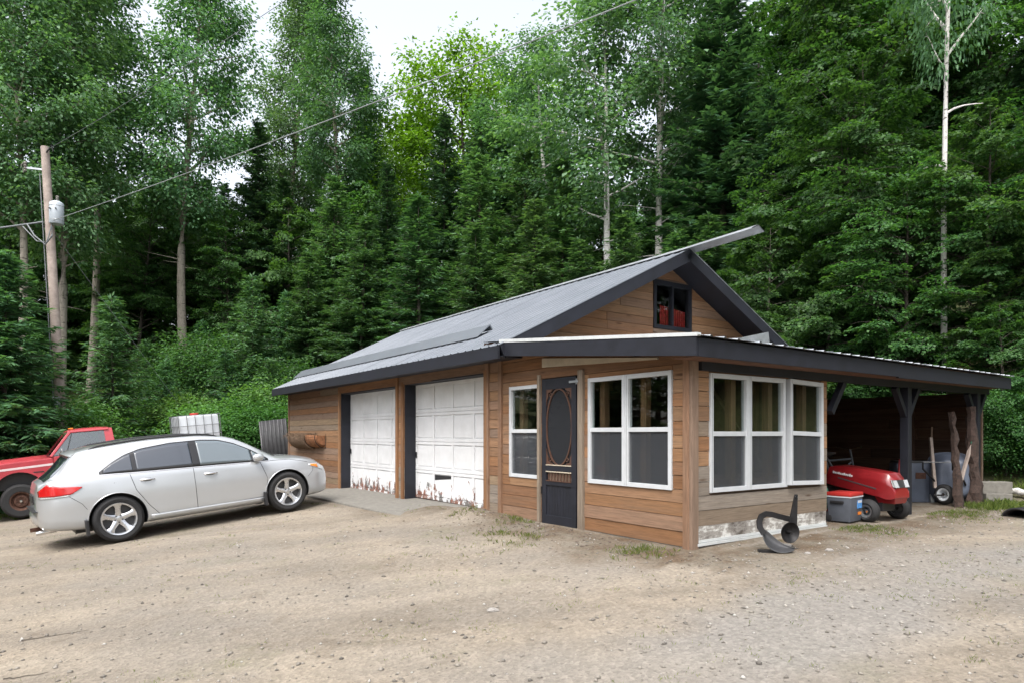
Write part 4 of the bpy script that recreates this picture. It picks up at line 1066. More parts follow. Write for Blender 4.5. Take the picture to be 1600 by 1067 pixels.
def broadleaf(seed, H, c0, R, shape, nprim, leaf, nleaf, mat, barkm, r0, up=.5, flat=.35, clus=.55, droop=.5, lean=.02, dead=0, secn=5, spray=False):
    r_ = np.random.default_rng(seed); tm = MB()
    top = np.array((r_.normal(0, lean)*H, r_.normal(0, lean)*H, H))
    bow = r_.normal(0, .012*H, 2)
    def tr(t): return np.array((top[0]*t + bow[0]*math.sin(t*5), top[1]*t + bow[1]*math.sin(t*4+1), H*t))
    tn = 16
    tm.tube([tr(i/tn*.97) - (np.array((0, 0, .5)) if i == 0 else 0) for i in range(tn+1)], [r0*(1.25 if i == 0 else 1)*(1-.9*(i/tn)**1.1) for i in range(tn+1)], 9)
    cen = []; sprays = []
    for k in range(nprim):
        t = c0 + (1-c0)*((k+.5+r_.uniform(-.4, .4))/nprim)*.97
        s = (t-c0)/(1-c0); L = R*shape(s)*r_.uniform(.7, 1.18)
        az = k*2.4 + r_.uniform(-.6, .6); el = up*(1-.3*s)+r_.normal(0, .12) + .5*s*s
        d = (math.cos(az)*math.cos(el), math.sin(az)*math.cos(el), math.sin(el))
        pts = curve(tr(t), d, L, 5, r_.uniform(-.1, .35) - droop*.3, r_)
        rb = max(.012, r0*.42*(1-.72*s)*min(1, L/R+.2))
        tm.tube(pts, [rb*(1-.82*i/5) for i in range(6)], 5, False)
        for i in (2, 3, 4, 5):
            for q in range(max(1, int(secn*(.5+.2*i)*L/R*.7))):
                a2 = az + r_.choice((-1, 1))*r_.uniform(.3, 1.4); e2 = r_.normal(.12, .3)
                L2 = L*r_.uniform(.12, .42)
                base = pts[i] + (pts[i]-pts[i-1])*r_.uniform(-.9, 0)
                sub = curve(base, (math.cos(a2)*math.cos(e2), math.sin(a2)*math.cos(e2), math.sin(e2)), L2, 3, -droop*.5, r_)
                if rb > .02: tm.tube(sub, [rb*.3, rb*.2, rb*.12, rb*.05], 4, False)
                cen += [(sub[2], L2), (sub[3], L2)]; sprays.append((sub[0], sub[3], L2))
        cen.append((pts[-1], L*.3)); sprays.append((pts[3], pts[5], L*.4))
    if dead:
        for k in range(dead):
            t = c0*r_.uniform(.55, 1.); az = r_.uniform(0, 6.28); L = R*r_.uniform(.25, .6)
            tm.tube(curve(tr(t), (math.cos(az), math.sin(az), r_.uniform(-.1, .4)), L, 4, -.2, r_), [.03, .022, .015, .01, .004], 4, False)
    if spray:      # flat boughs: leaves set out on both sides of each twig, nodding at the tip
        Ps, Ds, Ns, Ls = [], [], [], []; tot = sum(.25 + q[2] for q in sprays)
        for a, b, L2 in sprays:
            m = max(6, int(nleaf*(.25 + L2)/tot)); ax = b - a; ln = np.linalg.norm(ax) + 1e-6; ax = ax/ln
            sd = np.cross(ax, (0, 0, 1.)); sd /= np.linalg.norm(sd) + 1e-6; roll = r_.normal(0, .28); nz = np.cross(sd, ax)
            sd, nz = sd*math.cos(roll) + nz*math.sin(roll), nz*math.cos(roll) - sd*math.sin(roll)
            t = r_.beta(1.6, 1.2, m)*1.15; wv = (.12 + .42*ln*np.sin(np.pi*np.clip(t*.8 + .15, 0, 1)))*r_.uniform(-1, 1, m)
            p = a + ax*(t*ln)[:, None] + sd*wv[:, None] + nz*r_.normal(0, .045, m)[:, None]
            p[:, 2] -= droop*.30*(t**2)*ln + .35*droop*np.abs(wv)
            Ps.append(p); Ds.append(ax*.7 + sd*np.sign(wv)[:, None]*.6 + r_.normal(0, .35, (m, 3)) - np.array((0, 0, droop*.6)))
            Ns.append(nz*np.sign(nz[2] + 1e-9) + ax*.25 + r_.normal(0, .30, (m, 3)))
            Ls.append(leaf*r_.uniform(.5, 1.35, m))
        P, D, N, Lf = (np.concatenate(q) for q in (Ps, Ds, Ns, Ls))
        crown = leaves("crown", P, D, N, Lf, Lf*r_.uniform(.5, .85, len(Lf)), mat)
        return tm.mesh("trunk", barkm, smooth=60), crown, float(np.percentile(P[:, 2], 99.7))
    C = np.array([c for c, _ in cen]); n = len(C)
    per = max(3, nleaf // n); idx = np.repeat(np.arange(n), per)
    off = r_.normal(0, 1, (len(idx), 3)) * np.array((clus, clus, clus*flat))
    P = C[idx] + off
    out = unit(P - (tr(.5)[None]*np.array((1, 1, 0)) + P*np.array((0, 0, 1))))
    D = out*.6 + unit(off)*.6 + r_.normal(0, .45, P.shape) + np.array((0, 0, -droop))
    N = np.array((0, 0, 1.)) + r_.normal(0, .42, P.shape) + out*.25
    crown = leaves("crown", P, D, N, leaf*r_.uniform(.65, 1.3, len(P)), leaf*.72*r_.uniform(.7, 1.2, len(P)), mat)
    return tm.mesh("trunk", barkm, smooth=60), crown, float(np.percentile(P[:, 2], 99.7))
def conifer(seed, H, c0, R, mat, spacing=.34, per=7, droop=.35, dense=1., twig=.30, r0=.16, power=.85):
    r_ = np.random.default_rng(seed); tm = MB()
    lean = r_.normal(0, .012, 2)
    tm.tube([(lean[0]*H*i/8, lean[1]*H*i/8, H*i/8*.99 - (.5 if i == 0 else 0)) for i in range(9)], [max(.012, r0*(1-i/8.2)) for i in range(9)], 8)
    Ps, Ds, Ns, Ls, Ws = [], [], [], [], []
    z = c0*H
    while z < H*.985:
        s = (z/H - c0)/(1-c0); L0 = R*((1-s)**power)*(1-.35*math.exp(-s*14)) + .06
        for k in range(per):
            if r_.random() < .08: continue
            az = r_.uniform(0, 6.283); L = L0*r_.uniform(.62, 1.15)
            el = -.10 - droop*(1-s) + .55*s**2 + r_.normal(0, .08)
            zz = z + r_.uniform(-.5, .5)*spacing
            n = max(3, int(L/.16)); tt = (np.arange(n)+.5)/n
            hx, hy = math.cos(az), math.sin(az)
            rr = L*tt; zc = zz + rr*math.tan(el) + .42*droop*L*tt**2*1.1
            spine = np.stack([lean[0]*z + hx*rr, lean[1]*z + hy*rr, zc], 1)
            if L > .5: tm.tube([(lean[0]*z, lean[1]*z, zz), spine[n//2], spine[-1]], [max(.008, .022*L/2), .01, .004], 3, False)
            m = max(2, int(7.5*dense))
            for j in range(m):
                side = (-1, 1)[j % 2]
                ang = r_.uniform(.35, 1.15, n)*side
                d = np.stack([hx*np.cos(ang)-hy*np.sin(ang), hy*np.cos(ang)+hx*np.sin(ang), r_.normal(-.12, .22, n)], 1)
                p = spine + r_.normal(0, .035, (n, 3))
                ln = twig*(.55+.75*(1-tt*.75)*min(1, L/1.2))*r_.uniform(.7, 1.3, n)
                Ps.append(p); Ds.append(d); Ls.append(ln); Ws.append(ln*r_.uniform(.17, .30, n))
                Ns.append(np.array((0, 0, 1.)) + r_.normal(0, .45, (n, 3)))
            Ps.append(spine[-1:]); Ds.append(np.array([[hx, hy, .1]])); Ls.append(np.array([twig])); Ws.append(np.array([twig*.4])); Ns.append(np.array([[0, 0, 1.]]))
        z += spacing*(1-.45*s)*r_.uniform(.8, 1.2)
    for k in range(10):      # leader
        Ps.append(np.array([[lean[0]*H, lean[1]*H, H - .06*k]])); a = r_.uniform(0, 6.28)
        Ds.append(np.array([[math.cos(a)*.5, math.sin(a)*.5, .9]])); Ls.append(np.array([.16+.02*k])); Ws.append(np.array([.05])); Ns.append(np.array([[-math.sin(a), math.cos(a), .2]]))
    crown = leaves("crown", *(np.concatenate(q) for q in (Ps, Ds, Ns, Ls, Ws)), mat)
    return tm.mesh("trunk", "bark_dark", smooth=60), crown, H
egg = lambda s: max(.08, math.sin(math.pi*min(1, .12+.88*s))**.7 * (1.05-.35*s))
tall = lambda s: max(.12, (1-.75*s**1.6)*(.55+.45*min(1, s*4)))
rnd = lambda s: max(.15, math.sqrt(max(0, 1-(2*s-.85)**2/1.35)))
PROTO = {
 'aspen': [broadleaf(21, 21, .34, 2.9, tall, 42, .165, 29000, "leaf_aspen", "bark_aspen", .21, .55, .75, .36, .55, .012, 6, 3),
           broadleaf(22, 22, .42, 2.5, tall, 36, .165, 22000, "leaf_aspen", "bark_aspen", .19, .6, .75, .34, .5, .015, 7, 3)],
 'birch': [broadleaf(31, 19, .40, 3.2, egg, 24, .15, 14000, "leaf_aspen", "bark_birch", .17, .55, .7, .34, .7, .03, 5, 3),
           broadleaf(32, 17, .45, 2.8, egg, 18, .15, 10000, "leaf_aspen", "bark_birch", .14, .5, .7, .32, .7, .04, 6, 3)],
 'maple': [broadleaf(41, 13, .10, 3.1, egg, 62, .13, 42000, "leaf_maple", "bark_dark", .12, .42, .45, .30, .75, .02, 0, 4, True),
           broadleaf(42, 14, .14, 3.2, rnd, 56, .135, 38000, "leaf_maple", "bark_dark", .13, .5, .5, .32, .7, .03, 0, 4, True),
           broadleaf(43, 8, .06, 2.6, egg, 46, .115, 32000, "leaf_maple", "bark_dark", .09, .35, .42, .27, .75, .03, 0, 4, True)],
 'sugar': [broadleaf(51, 15, .36, 4.6, rnd, 34, .21, 28000, "leaf_yellow", "bark_dark", .26, .75, .6, .42, .35, .02, 0, 4)],
 'spruce': [conifer(61, 17, .05, 3.0, "needle_dark", .33, 7, .42, 1., .34), conifer(62, 14, .04, 2.7, "needle_dark", .31, 7, .36, 1., .32)],
 'fir': [conifer(63, 11, .03, 2.5, "needle_fir", .27, 8, .22, 1., .27, .12), conifer(64, 9, .02, 2.2, "needle_fir", .25, 8, .26, 1.05, .25, .10)],
 'young': [conifer(65, 5, .02, 1.75, "needle_young", .19, 8, .18, 1.0, .20, .06), conifer(66, 6.2, .02, 2.1, "needle_young", .21, 9, .34, 1.2, .24, .07)],
 'shrub': [broadleaf(71, 2.2, .02, 1.05, egg, 26, .08, 7500, "leaf_shrub", "bark_dark", .025, .8, .6, .24, .25, .03),
           broadleaf(72, 2.8, .02, 1.15, egg, 28, .085, 9500, "leaf_shrub", "bark_dark", .03, .9, .6, .26, .2, .03),
           broadleaf(73, 3.2, .03, 1.5, rnd, 30, .09, 13000, "leaf_maple", "bark_dark", .03, .7, .5, .30, .3, .03)],
}
NAMES = {'aspen': ("aspen_tree", "tree"), 'birch': ("birch_tree", "tree"), 'maple': ("maple_tree", "tree"), 'sugar': ("maple_tree", "tree"), 'spruce': ("spruce_tree", "tree"),
         'fir': ("fir_tree", "tree"), 'young': ("young_spruce", "tree"), 'shrub': ("shrub", "shrub")}
FOREST = []
def plant(kind, X, Y, h=None, var=None, wide=1., label=None, group=None, yaw=None):
    v = PROTO[kind][rng.randrange(len(PROTO[kind])) if var is None else var]
    tm, cm, H = v; sc = (h or H)/H
    nm, cat = NAMES[kind]
    o = thing(nm, label, cat, (X, Y, ground(X, Y)-.05), (0, 0, rng.uniform(0, 6.28) if yaw is None else yaw), group)
    wx = wide*(sc**.6 if sc > 1 else sc**.8)
    o.scale = (wx, wx, sc)
    link("trunk", tm, o); link("crown", cm, o)
    FOREST.append((X, Y))
    return o
def plant_px(kind, px, Y, py, **k):
    X = at(px, Y); return plant(kind, X, Y, max(.8, ztop(py, Y) - ground(X, Y)), **k)

P_ = plant_px
# left: feathery young conifers, shrubs round the utility pole
P_('young', 5, 17.5, 395, var=1, wide=1.25, label="feathery drooping conifer beside the red pickup's hood")
P_('young', -90, 18.5, 380, var=1, wide=1.3, label="feathery conifer at the edge of the yard beyond the pickup's nose")
P_('young', 58, 20.5, 520, var=1, wide=1.1, label="low feathery conifer just behind the utility pole")
P_('young', 178, 22, 462, var=0, wide=1.15, label="young spruce with layered boughs right of the utility pole")
P_('young', 262, 23.5, 560, var=0, wide=1.1, label="small dark young spruce behind the caged tank")
P_('young', 395, 27, 430, var=0, wide=1.1, label="young spruce with a thin bare leader above the garage's far corner")
P_('young', 445, 29, 455, var=0, wide=1., label="blue-green young spruce just above the garage eave's far end")
for px, Y, py, vr, lb in ((108, 19.2, 612, 0, "bright yellow-green shrub at the foot of the utility pole"), (135, 20.5, 625, 1, "bright green shrub behind the pickup's cab"),
                      (70, 19.6, 640, 1, "small green shrub behind the pickup's hood")):
    P_('shrub', px, Y, py, var=vr, wide=1.15, label=lb)
for px, Y, py, vr in ((300, 23.4, 612, 1), (330, 22, 622, 0), (378, 22.5, 618, 1), (402, 21.6, 632, 1), (425, 23.5, 590, 0), (442, 22.3, 628, 1), (320, 27, 515, 2), (240, 24, 622, 1), (212, 25.5, 585, 2), (455, 26, 560, 2), (270, 28, 540, 2)):
    P_('shrub', px, Y, py, var=vr, wide=1.3, label="leafy green shrub in the thicket between the caged tank and the garage", group="shrubs behind the parked vehicles")
for px, Y, py, vr in ((352, 25, 545, 0), (372, 29, 480, 1), (300, 26, 590, 1), (420, 25, 560, 0), (228, 27, 530, 0), (318, 30, 500, 0)):
    P_('young', px, Y, py, var=vr, wide=1.2, label="young spruce mingled with the leafy shrubs behind the caged tank", group="young spruces among the shrubs")
# tall aspens of the left half
for px, Y, py, lb in ((305, 31, -140, "tall aspen with a pale bare lower trunk behind the young spruces"), (12, 25, -150, "tall slender aspen left of the utility pole"),
                      (112, 27, -120, "tall leaning aspen close behind the utility pole"), (142, 30, -160, "tall straight aspen right of the utility pole"),
                      (512, 37, -60, "tall aspen with thin pale trunk left of the open sky gap"), 
                      (468, 41, -40, "broad tall aspen deep in the wood above the garage eave"), (-40, 29, -120, "tall aspen at the wood's edge beyond the pickup")):
    P_('aspen', px, Y, py, label=lb)
P_('spruce', 410, 33, 185, label="dark spruce with a bare lower trunk above the garage's far corner")
P_('spruce', 572, 42, 95, label="dark narrow spruce beside the open sky gap")
P_('sugar', 735, 40, 95, wide=1.15, label="spreading yellow-green maple with dark forked trunk under the sky gap")
P_('sugar', 600, 50, 210, wide=1., label="yellow-green maple low in the sky gap")
P_('spruce', 690, 29, 170, wide=1.05, label="dark spruce rising in front of the yellow-green maple")
P_('spruce', 745, 34, 150, label="slim dark spruce against the yellow-green maple's crown")
P_('spruce', 610, 30, 250, label="dark spruce behind the middle of the garage roof")
# birches above the ridge
P_('birch', 965, 24.5, -60, var=1, label="white birch with a crooked side limb behind the garage ridge", wide=1.3)
P_('birch', 1030, 25.5, -160, var=0, wide=1.15, label="taller of two white birches standing close together behind the gable")
P_('birch', 1018, 27, -90, var=1, label="thinner of two white birches standing close together behind the gable")
P_('birch', 860, 30, 60, var=0, wide=1.25, label="leafy pale birch with arching limbs above the garage ridge")
P_('birch', 795, 33, 135, var=1, wide=1.2, label="pale leafy birch beside the yellow-green maple")
P_('birch', 1480, 15.3, -700, var=0, label="tall white-trunked birch above the lean-to roof", wide=.42)
P_('spruce', 1130, 23.5, -60, var=0, wide=1.35, label="big dark spruce towering behind the gable peak")
P_('spruce', 1075, 29, 60, wide=1.2, label="dark spruce filling the gap beside the two birches")
# firs close behind the roof
for px, Y, py in ((560, 27, 330), (655, 26, 300), (745, 25, 345), (835, 24, 300), (915, 22, 365), (975, 21, 335), (1045, 20.5, 355), (1105, 20, 330), (520, 31, 270), (480, 29, 390), (880, 27, 240), (820, 29, 220), (760, 28, 235), (1165, 19.5, 320)):
    P_('fir', px, Y, py, wide=1.25+.5*((px*7) % 5)/5, label="dense green fir close behind the garage roof", group="firs close behind the garage roof")
for px, Y, py, vr in ((20, 32, 330, 2), (88, 33, 350, 2), (180, 33.5, 320, 0), (220, 32, 300, 1), (262, 34, 370, 2), (352, 32, 330, 1), (385, 35, 290, 0), (450, 33, 320, 2), (130, 35, 270, 0), (60, 36, 300, 1), (500, 35, 330, 2), (290, 36, 280, 0), (590, 33, 300, 2), (-60, 31, 330, 1)):
    P_('maple', px, Y, py, var=vr, wide=1.15, label="leafy understorey maple between the aspen trunks behind the parked vehicles", group="understorey maples under the aspens")
# maples on the bank at the right
for px, Y, py, vr, lb in ((1200, 17.5, 350, 2, "leafy young maple beside the gable's far rake"), (1315, 18.5, 100, 1, "tall green maple behind the loose roof flashing"), (1365, 17.8, 90, 0, "tall green maple rising over the middle of the lean-to"),
                      (1425, 15.9, 230, 1, "green maple just left of the white birch"), (1545, 15.6, 170, 0, "green maple just right of the white birch"), (1620, 15.2, 180, 1, "green maple overhanging the far end of the lean-to"),
                      (1570, 13.9, 470, 2, "low leafy maple beside the far lean-to post"), (1290, 16.8, 400, 2, "low leafy maple behind the lean-to roof"), (1375, 16.2, 470, 2, "small bright maple peeping over the lean-to roof's edge")):
    P_('maple', px, Y, py, var=vr, label=lb, wide=1.1)
for px, Y, py, lb in ((1215, 21, 130, "dark spruce between the gable and the leafy maples"), (1395, 19.5, 250, "dark spruce half hidden among the maples over the lean-to"), (1600, 19, 60, "dark spruce behind the maple at the lean-to's far end")):
    P_('spruce', px, Y, py, wide=1.2, label=lb)
for px, Y, py in ((1572, 12.9, 600), (1625, 12.6, 560), (1590, 13.4, 640), (1640, 13.2, 600), (1560, 14.4, 600), (1660, 14.5, 480), (1700, 15, 300)):
    P_('shrub' if py > 590 else 'maple', px, Y, py, var=2, label="leafy undergrowth bush on the bank beyond the lean-to" if py > 590 else "leafy maple on the bank beyond the black culvert piece", group="undergrowth on the bank" if py > 590 else "maples beyond the culvert piece")
for px, Y, py, vr, lb in ((1262, 25.5, -60, 1, "tallest green maple between the big spruce and the white birch"), (1310, 24, -120, 0, "tall maple crown behind the lean-to's maples"), (1400, 23, -60, 1, "tall maple crown just left of the white birch's limb"),
                      (1545, 21.5, -120, 0, "tall maple crown behind the white birch"), (1640, 20, -100, 1, "tall maple crown above the lean-to's far end")):
    P_('maple', px, Y, py, var=vr, wide=1.15, label=lb)
# the wood behind, thinned where the sky shows
SKYL = ([-300, 0, 330, 372, 405, 440, 560, 582, 645, 700, 820, 900, 940, 1035, 1060, 1200, 1900], [240, 240, 240, 270, 270, 220, 200, 270, 270, 200, 200, 190, 270, 270, 60, -120, -150])
fr = random.Random(5); cnt = 0
LBL = {'spruce': ("dark spruce in the deep wood behind the firs", "spruces in the deep wood"), 'aspen': ("slender aspen in the deep wood behind the firs", "aspens in the deep wood"),
       'maple': ("green maple in the deep wood behind the firs", "maples in the deep wood"), 'fir': ("green fir in the deep wood behind the front row", "firs in the deep wood")}
for ring, (Y0, Y1, n) in enumerate(((31, 38, 34), (38, 48, 42), (48, 64, 46))):
    for k in range(n):
        Y = fr.uniform(Y0, Y1); px = -260 + 2120*(k+fr.random())/n
        X = at(px, Y)
        if any((X-a)**2 + (Y-b)**2 < 2.2 for a, b in FOREST): continue
        kd = fr.choices(('spruce', 'aspen', 'maple', 'fir'), (5, 2.2 if px < 700 else 1, 3, 3))[0]
        g0 = ground(X, Y); hmax = {'spruce': 20, 'aspen': 24, 'maple': 15, 'fir': 14}[kd]*fr.uniform(.75, 1.05)
        wpx = 1.6/Y*1034
        lim = max(np.interp(px+d, *SKYL) for d in (-wpx, 0, wpx))
        h = min(hmax, ztop(lim + fr.uniform(0, 60), Y) - g0)
        if h < 3: continue
        plant(kd, X, Y, h, wide=1.25, label=LBL[kd][0], group=LBL[kd][1]); cnt += 1
# the far side of the yard, which the porch panes reflect
for k in range(10):
    kd = ('maple', 'spruce', 'maple')[k % 3]
    plant(kd, 19 + 6*fr.random(), -7 + 19*(k+.5)/10, fr.uniform(9, 14), wide=1.4, label={'spruce': "dark spruce across the yard, mirrored in the porch panes", 'maple': "green maple across the yard, mirrored in the porch panes"}[kd], group={'spruce': "spruces across the yard", 'maple': "maples across the yard"}[kd])
for k in range(14):
    kd = ('spruce', 'maple', 'aspen')[k % 3]
    plant(kd, -21 - 6*fr.random(), -9 + 26*(k+.5)/14, fr.uniform(10, 15), wide=1.4, label={'spruce': "dark spruce across the yard, mirrored in the porch panes", 'maple': "green maple across the yard, mirrored in the porch panes", 'aspen': "slender aspen across the yard, mirrored in the porch panes"}[kd], group={'spruce': "spruces across the yard", 'maple': "maples across the yard", 'aspen': "aspens across the yard"}[kd])
for k in range(26):
    a_ = rad(128 + 284*(k+.5)/26 - 90 + fr.uniform(-3, 3)); d_ = fr.uniform(21, 27)
    X, Y = -2 + d_*1.05*math.sin(a_ + rad(90)), -2 + d_*math.cos(a_ + rad(90))
    if Y > 9: continue
    kd = fr.choice(('spruce', 'maple', 'spruce', 'aspen'))
    plant(kd, X, Y, fr.uniform(9, 15), wide=1.4, label={'spruce': "dark spruce across the yard, mirrored in the porch panes", 'maple': "green maple across the yard, mirrored in the porch panes", 'aspen': "slender aspen across the yard, mirrored in the porch panes"}[kd], group={'spruce': "spruces across the yard", 'maple': "maples across the yard", 'aspen': "aspens across the yard"}[kd])
print("trees", len(FOREST))

# ================================================================ utility pole and its lines
pb = (-12.80, 19.0, ground(-12.8, 19)); pt = Vector((-13.41, 19.0, 9.81))
POLE = thing("utility_pole", "tall leaning wooden utility pole with grey transformer behind the pickup", "pole", pb)
pv = pt - Vector(pb)
MB().tube([pv*(i/8) - (Vector((0, 0, .6)) if i == 0 else Vector()) for i in range(9)], [.145-.04*i/8 for i in range(9)], 14).build("shaft", "pole_wood", POLE, smooth=40)
def onp(z): return pv*((z - pb[2])/pv.z)
q = onp(7.85) + Vector((.30, -.12, 0))
can = MB().lathe([(.001, -.30), (.165, -.30), (.18, -.28), (.18, .28), (.165, .31), (.09, .36), (.001, .37)], q, 'z', 24, False).build("transformer", "transformer_grey", POLE, smooth=40)
MB().lathe([(.182, -.2), (.188, -.19), (.182, -.18)], q, 'z', 24, False).lathe([(.182, .2), (.188, .21), (.182, .22)], q, 'z', 24, False).build("band", "galvanised", can)
MB().lathe([(.001, .52), (.03, .51), (.045, .48), (.028, .46), (.045, .43), (.028, .41), (.04, .36), (.03, .33)], q + Vector((.02, 0, 0)), 'z', 12, False).build("bushing", "concrete", can, smooth=50)
for a in (-.3, .5): MB().tube([q + Vector((.17*math.sin(a), -.17*math.cos(a), .1)), q + Vector((.23*math.sin(a), -.23*math.cos(a), .1))], .02, 8).build("terminal", "black_plastic", can)
MB().bar(q + Vector((-.2, .05, .15)), q + Vector((-.32, .1, .15)), .08, .1).bar(q + Vector((-.2, .05, -.15)), q + Vector((-.32, .1, -.15)), .08, .1).build("bracket", "galvanised", POLE)
c = onp(9.15)
MB().bar(c, c + Vector((-.50, -.1, .02)), .04, .05).build("cutout_arm", "galvanised", POLE)
MB().lathe([(.02, -.15), (.045, -.12), (.025, -.09), (.05, -.05), (.025, -.02), (.05, .03), (.025, .06), (.045, .10), (.02, .14)], c + Vector((-.52, -.12, .05)), 'z', 10, False).build("insulator", "concrete", POLE, smooth=50)
MB().tube([c + Vector((-.52, -.12, .2)), c + Vector((-.62, -.14, .08)), c + Vector((-.56, -.12, -.12))], .018, 6).build("fuse_tube", "concrete", POLE)
MB().tube([onp(9.6) + Vector((.1, -.1, 0)), onp(9.7) + Vector((.28, -.14, .1)), onp(9.6) + Vector((.32, -.14, .02))], .02, 6).build("top_pin", "black_iron", POLE)
m = onp(2.5); MB().box(m + Vector((-.11, -.175, -.16)), m + Vector((.11, -.163, .16))).build("number_plate", "tank_white", POLE)
MB().tube([onp(7.55) + Vector((-.5, -.2, -.02)), onp(7.2) + Vector((-.3, -.22, 0)), onp(6.95) + Vector((0, -.22, 0)), onp(7.2) + Vector((.2, -.22, 0)), onp(7.45) + Vector((.2, -.2, 0))], .022, 6).tube([onp(7.5) + Vector((-.7, -.1, 0)), onp(7.05) + Vector((-.25, -.2, 0)), onp(7.0) + Vector((.05, -.24, 0)), onp(7.5) + Vector((.25, -.2, .2))], .016, 6).build("drip_loop", "cable", POLE)
MB().tube([onp(z) + Vector((-.10, -.14, 0)) for z in (.3, 3, 6, 9)], .012, 5).build("ground_wire", "cable", POLE)
def wire(name, a, b, sag, r, mat, label, cat="cable"):
    a, b = Vector(a), Vector(b); n = 40
    o = MB().tube([a.lerp(b, i/n) - Vector((0, 0, 4*sag*(i/n)*(1-i/n))) for i in range(n+1)], r, 6).build(name, mat); return tag(o, label, cat)
B = Vector(pb)
wire("service_cable", B + onp(7.62) + Vector((.05, -.12, 0)), (17, -1, 8.15), .35, .009, "cable_pale", "thick pale twisted service cable running from the pole over the garage")
wire("power_line", B + onp(9.7), (8, .4, 7.6), .3, .005, "cable", "thin single power line rising from the very top of the pole")
wire("line_bundle", B + onp(7.62) + Vector((-.1, -.12, 0)), (-34, 24.5, 8.6), .4, .026, "cable", "dark bundle of cables leaving the pole away from the garage")
wire("guy_wire", B + onp(7.5), (at(345, 24.5), 24.5, ground(at(345, 24.5), 24.5)), 0., .006, "cable", "steel guy wire slanting from the pole down into the young spruces")

# ================================================================ things in the yard and the lean-to
def gz(X, Y): return ground(X, Y, True)
# plough
px_, py_ = at(1215, 7.12), 7.12
PL = thing("walking_plough", "old black iron single-furrow plough leaning by the porch side wall", "plough", (px_, py_, gz(px_, py_)))
hp = [(-.135, .03, .19), (-.172, .05, .26), (-.175, .06, .32), (-.150, .07, .375), (-.095, .08, .402), (-.03, .09, .395), (.05, .10, .372), (.125, .11, .352), (.20, .12, .335)]
for a, b in zip(hp, hp[1:]): pass
R = [[(x + .0, y + dy, z + dz) for dy, dz in ((-.012, -.03), (-.012, .03), (.012, .03), (.012, -.03))] if i > 3 else [(x + dx, y + dy, z) for dx, dy in ((-.032, -.012), (.032, -.012), (.032, .012), (-.032, .012))][::-1] for i, (x, y, z) in enumerate(hp)]
R = []
for i, p in enumerate(hp):
    d = (Vector(hp[min(i+1, len(hp)-1)]) - Vector(hp[max(i-1, 0)])).normalized(); n = Vector((-d.z, 0, d.x)); p = Vector(p); t = Vector((0, .013, 0))
    R.append([p + n*.03 - t, p + n*.03 + t, p - n*.03 + t, p - n*.03 - t])
mb = MB().grid(R, True); mb.f += [(0, 1, 2, 3), tuple(4*(len(hp)-1)+k for k in range(4))]; mb.build("beam", "black_iron", PL, smooth=50)
MB().prism([(.160, .27), (.255, .27), (.262, .61), (.232, .61)], .10, .125, 'xz').build("upright_plate", "black_iron", PL, bevel=.004)
MB().lathe([(.012, -.01), (.012, .0)], (.246, .1, .585), 'y', 10).build("bolt", "galvanised", PL)
o = MB().lathe([(.001, .035), (.05, .028), (.09, .008), (.115, -.03), (.112, -.032), (.085, .002), (.05, .02), (.001, .027)], n=32, closed=True).lathe([(.001, -.05), (.018, -.05), (.018, .03), (.001, .03)], n=12, closed=False).build("coulter_disc", "black_iron", PL, smooth=45)
o.matrix_local = Matrix.Translation((.143, .06, .205)) @ Matrix.Rotation(rad(14), 4, 'Z')
topc = [(-.135, .05, .245), (-.085, .06, .225), (-.02, .05, .155), (.045, .03, .10), (.12, .0, .068), (.19, -.05, .05)]
botc = [(-.170, -.01, .19), (-.160, -.05, .09), (-.105, -.08, .03), (-.03, -.10, .0), (.06, -.10, .0), (.16, -.08, .025)]
R = []
for a, b in zip(topc, botc):
    a, b = Vector(a), Vector(b); R.append([a.lerp(b, t) + Vector((0, .05*math.sin(math.pi*t), 0)) for t in (0, .2, .4, .6, .8, 1)])
o = MB().grid(R).build("mouldboard", "dark_alloy", PL, smooth=60); o.modifiers.new("t", 'SOLIDIFY').thickness = .012; o.modifiers.new("s", 'SUBSURF').render_levels = 2
MB().bar((-.21, .0, .012), (-.03, -.03, .012), .07, .03).build("landside", "black_iron", PL)

# cooler
X, Y = W(-.08, 3.36)
CO = thing("cooler_box", "grey wheeled cooler box with red lid standing at the lean-to's edge", "cooler", (X, Y, gz(X, Y)), (0, 0, BROT+rad(6)))
R = [[(sx*(.145+.02*t), sy*(.185+.02*t), .02+.335*t) for sx, sy in ((-1, -1), (1, -1), (1, 1), (-1, 1))] for t in (0, 1)]
mb = MB().grid(R, True); mb.f += [(3, 2, 1, 0), (4, 5, 6, 7)]; mb.build("tub", "grey_plastic", CO, bevel=.015, smooth=40)
MB().box((-.17, -.21, .357), (.17, .21, .372)).build("rim", "tank_white", CO); MB().box((-.172, -.212, .373), (.172, .212, .425)).build("lid", "red_plastic", CO, bevel=.015, smooth=40)
MB().box((-.11, -.222, .27), (.07, -.190, .31)).build("handle", "black_plastic", CO, bevel=.01)
MB().box((.160, .02, .20), (.166, .17, .315)).build("sticker", "sticker_blue", CO); MB().box((.1605, .03, .275), (.1675, .16, .31)).build("sticker_band", "tank_white", CO)
MB().box((.156, .05, .11), (.161, .16, .15)).build("warning_label", "amber", CO)
for s in (-1, 1): MB().lathe([(.001, -.02), (.06, -.02), (.07, -.012), (.07, .012), (.06, .02), (.001, .02)], (-.16, s*.17, .07), 'y', 18).build("wheel", "black_plastic", CO, smooth=40)

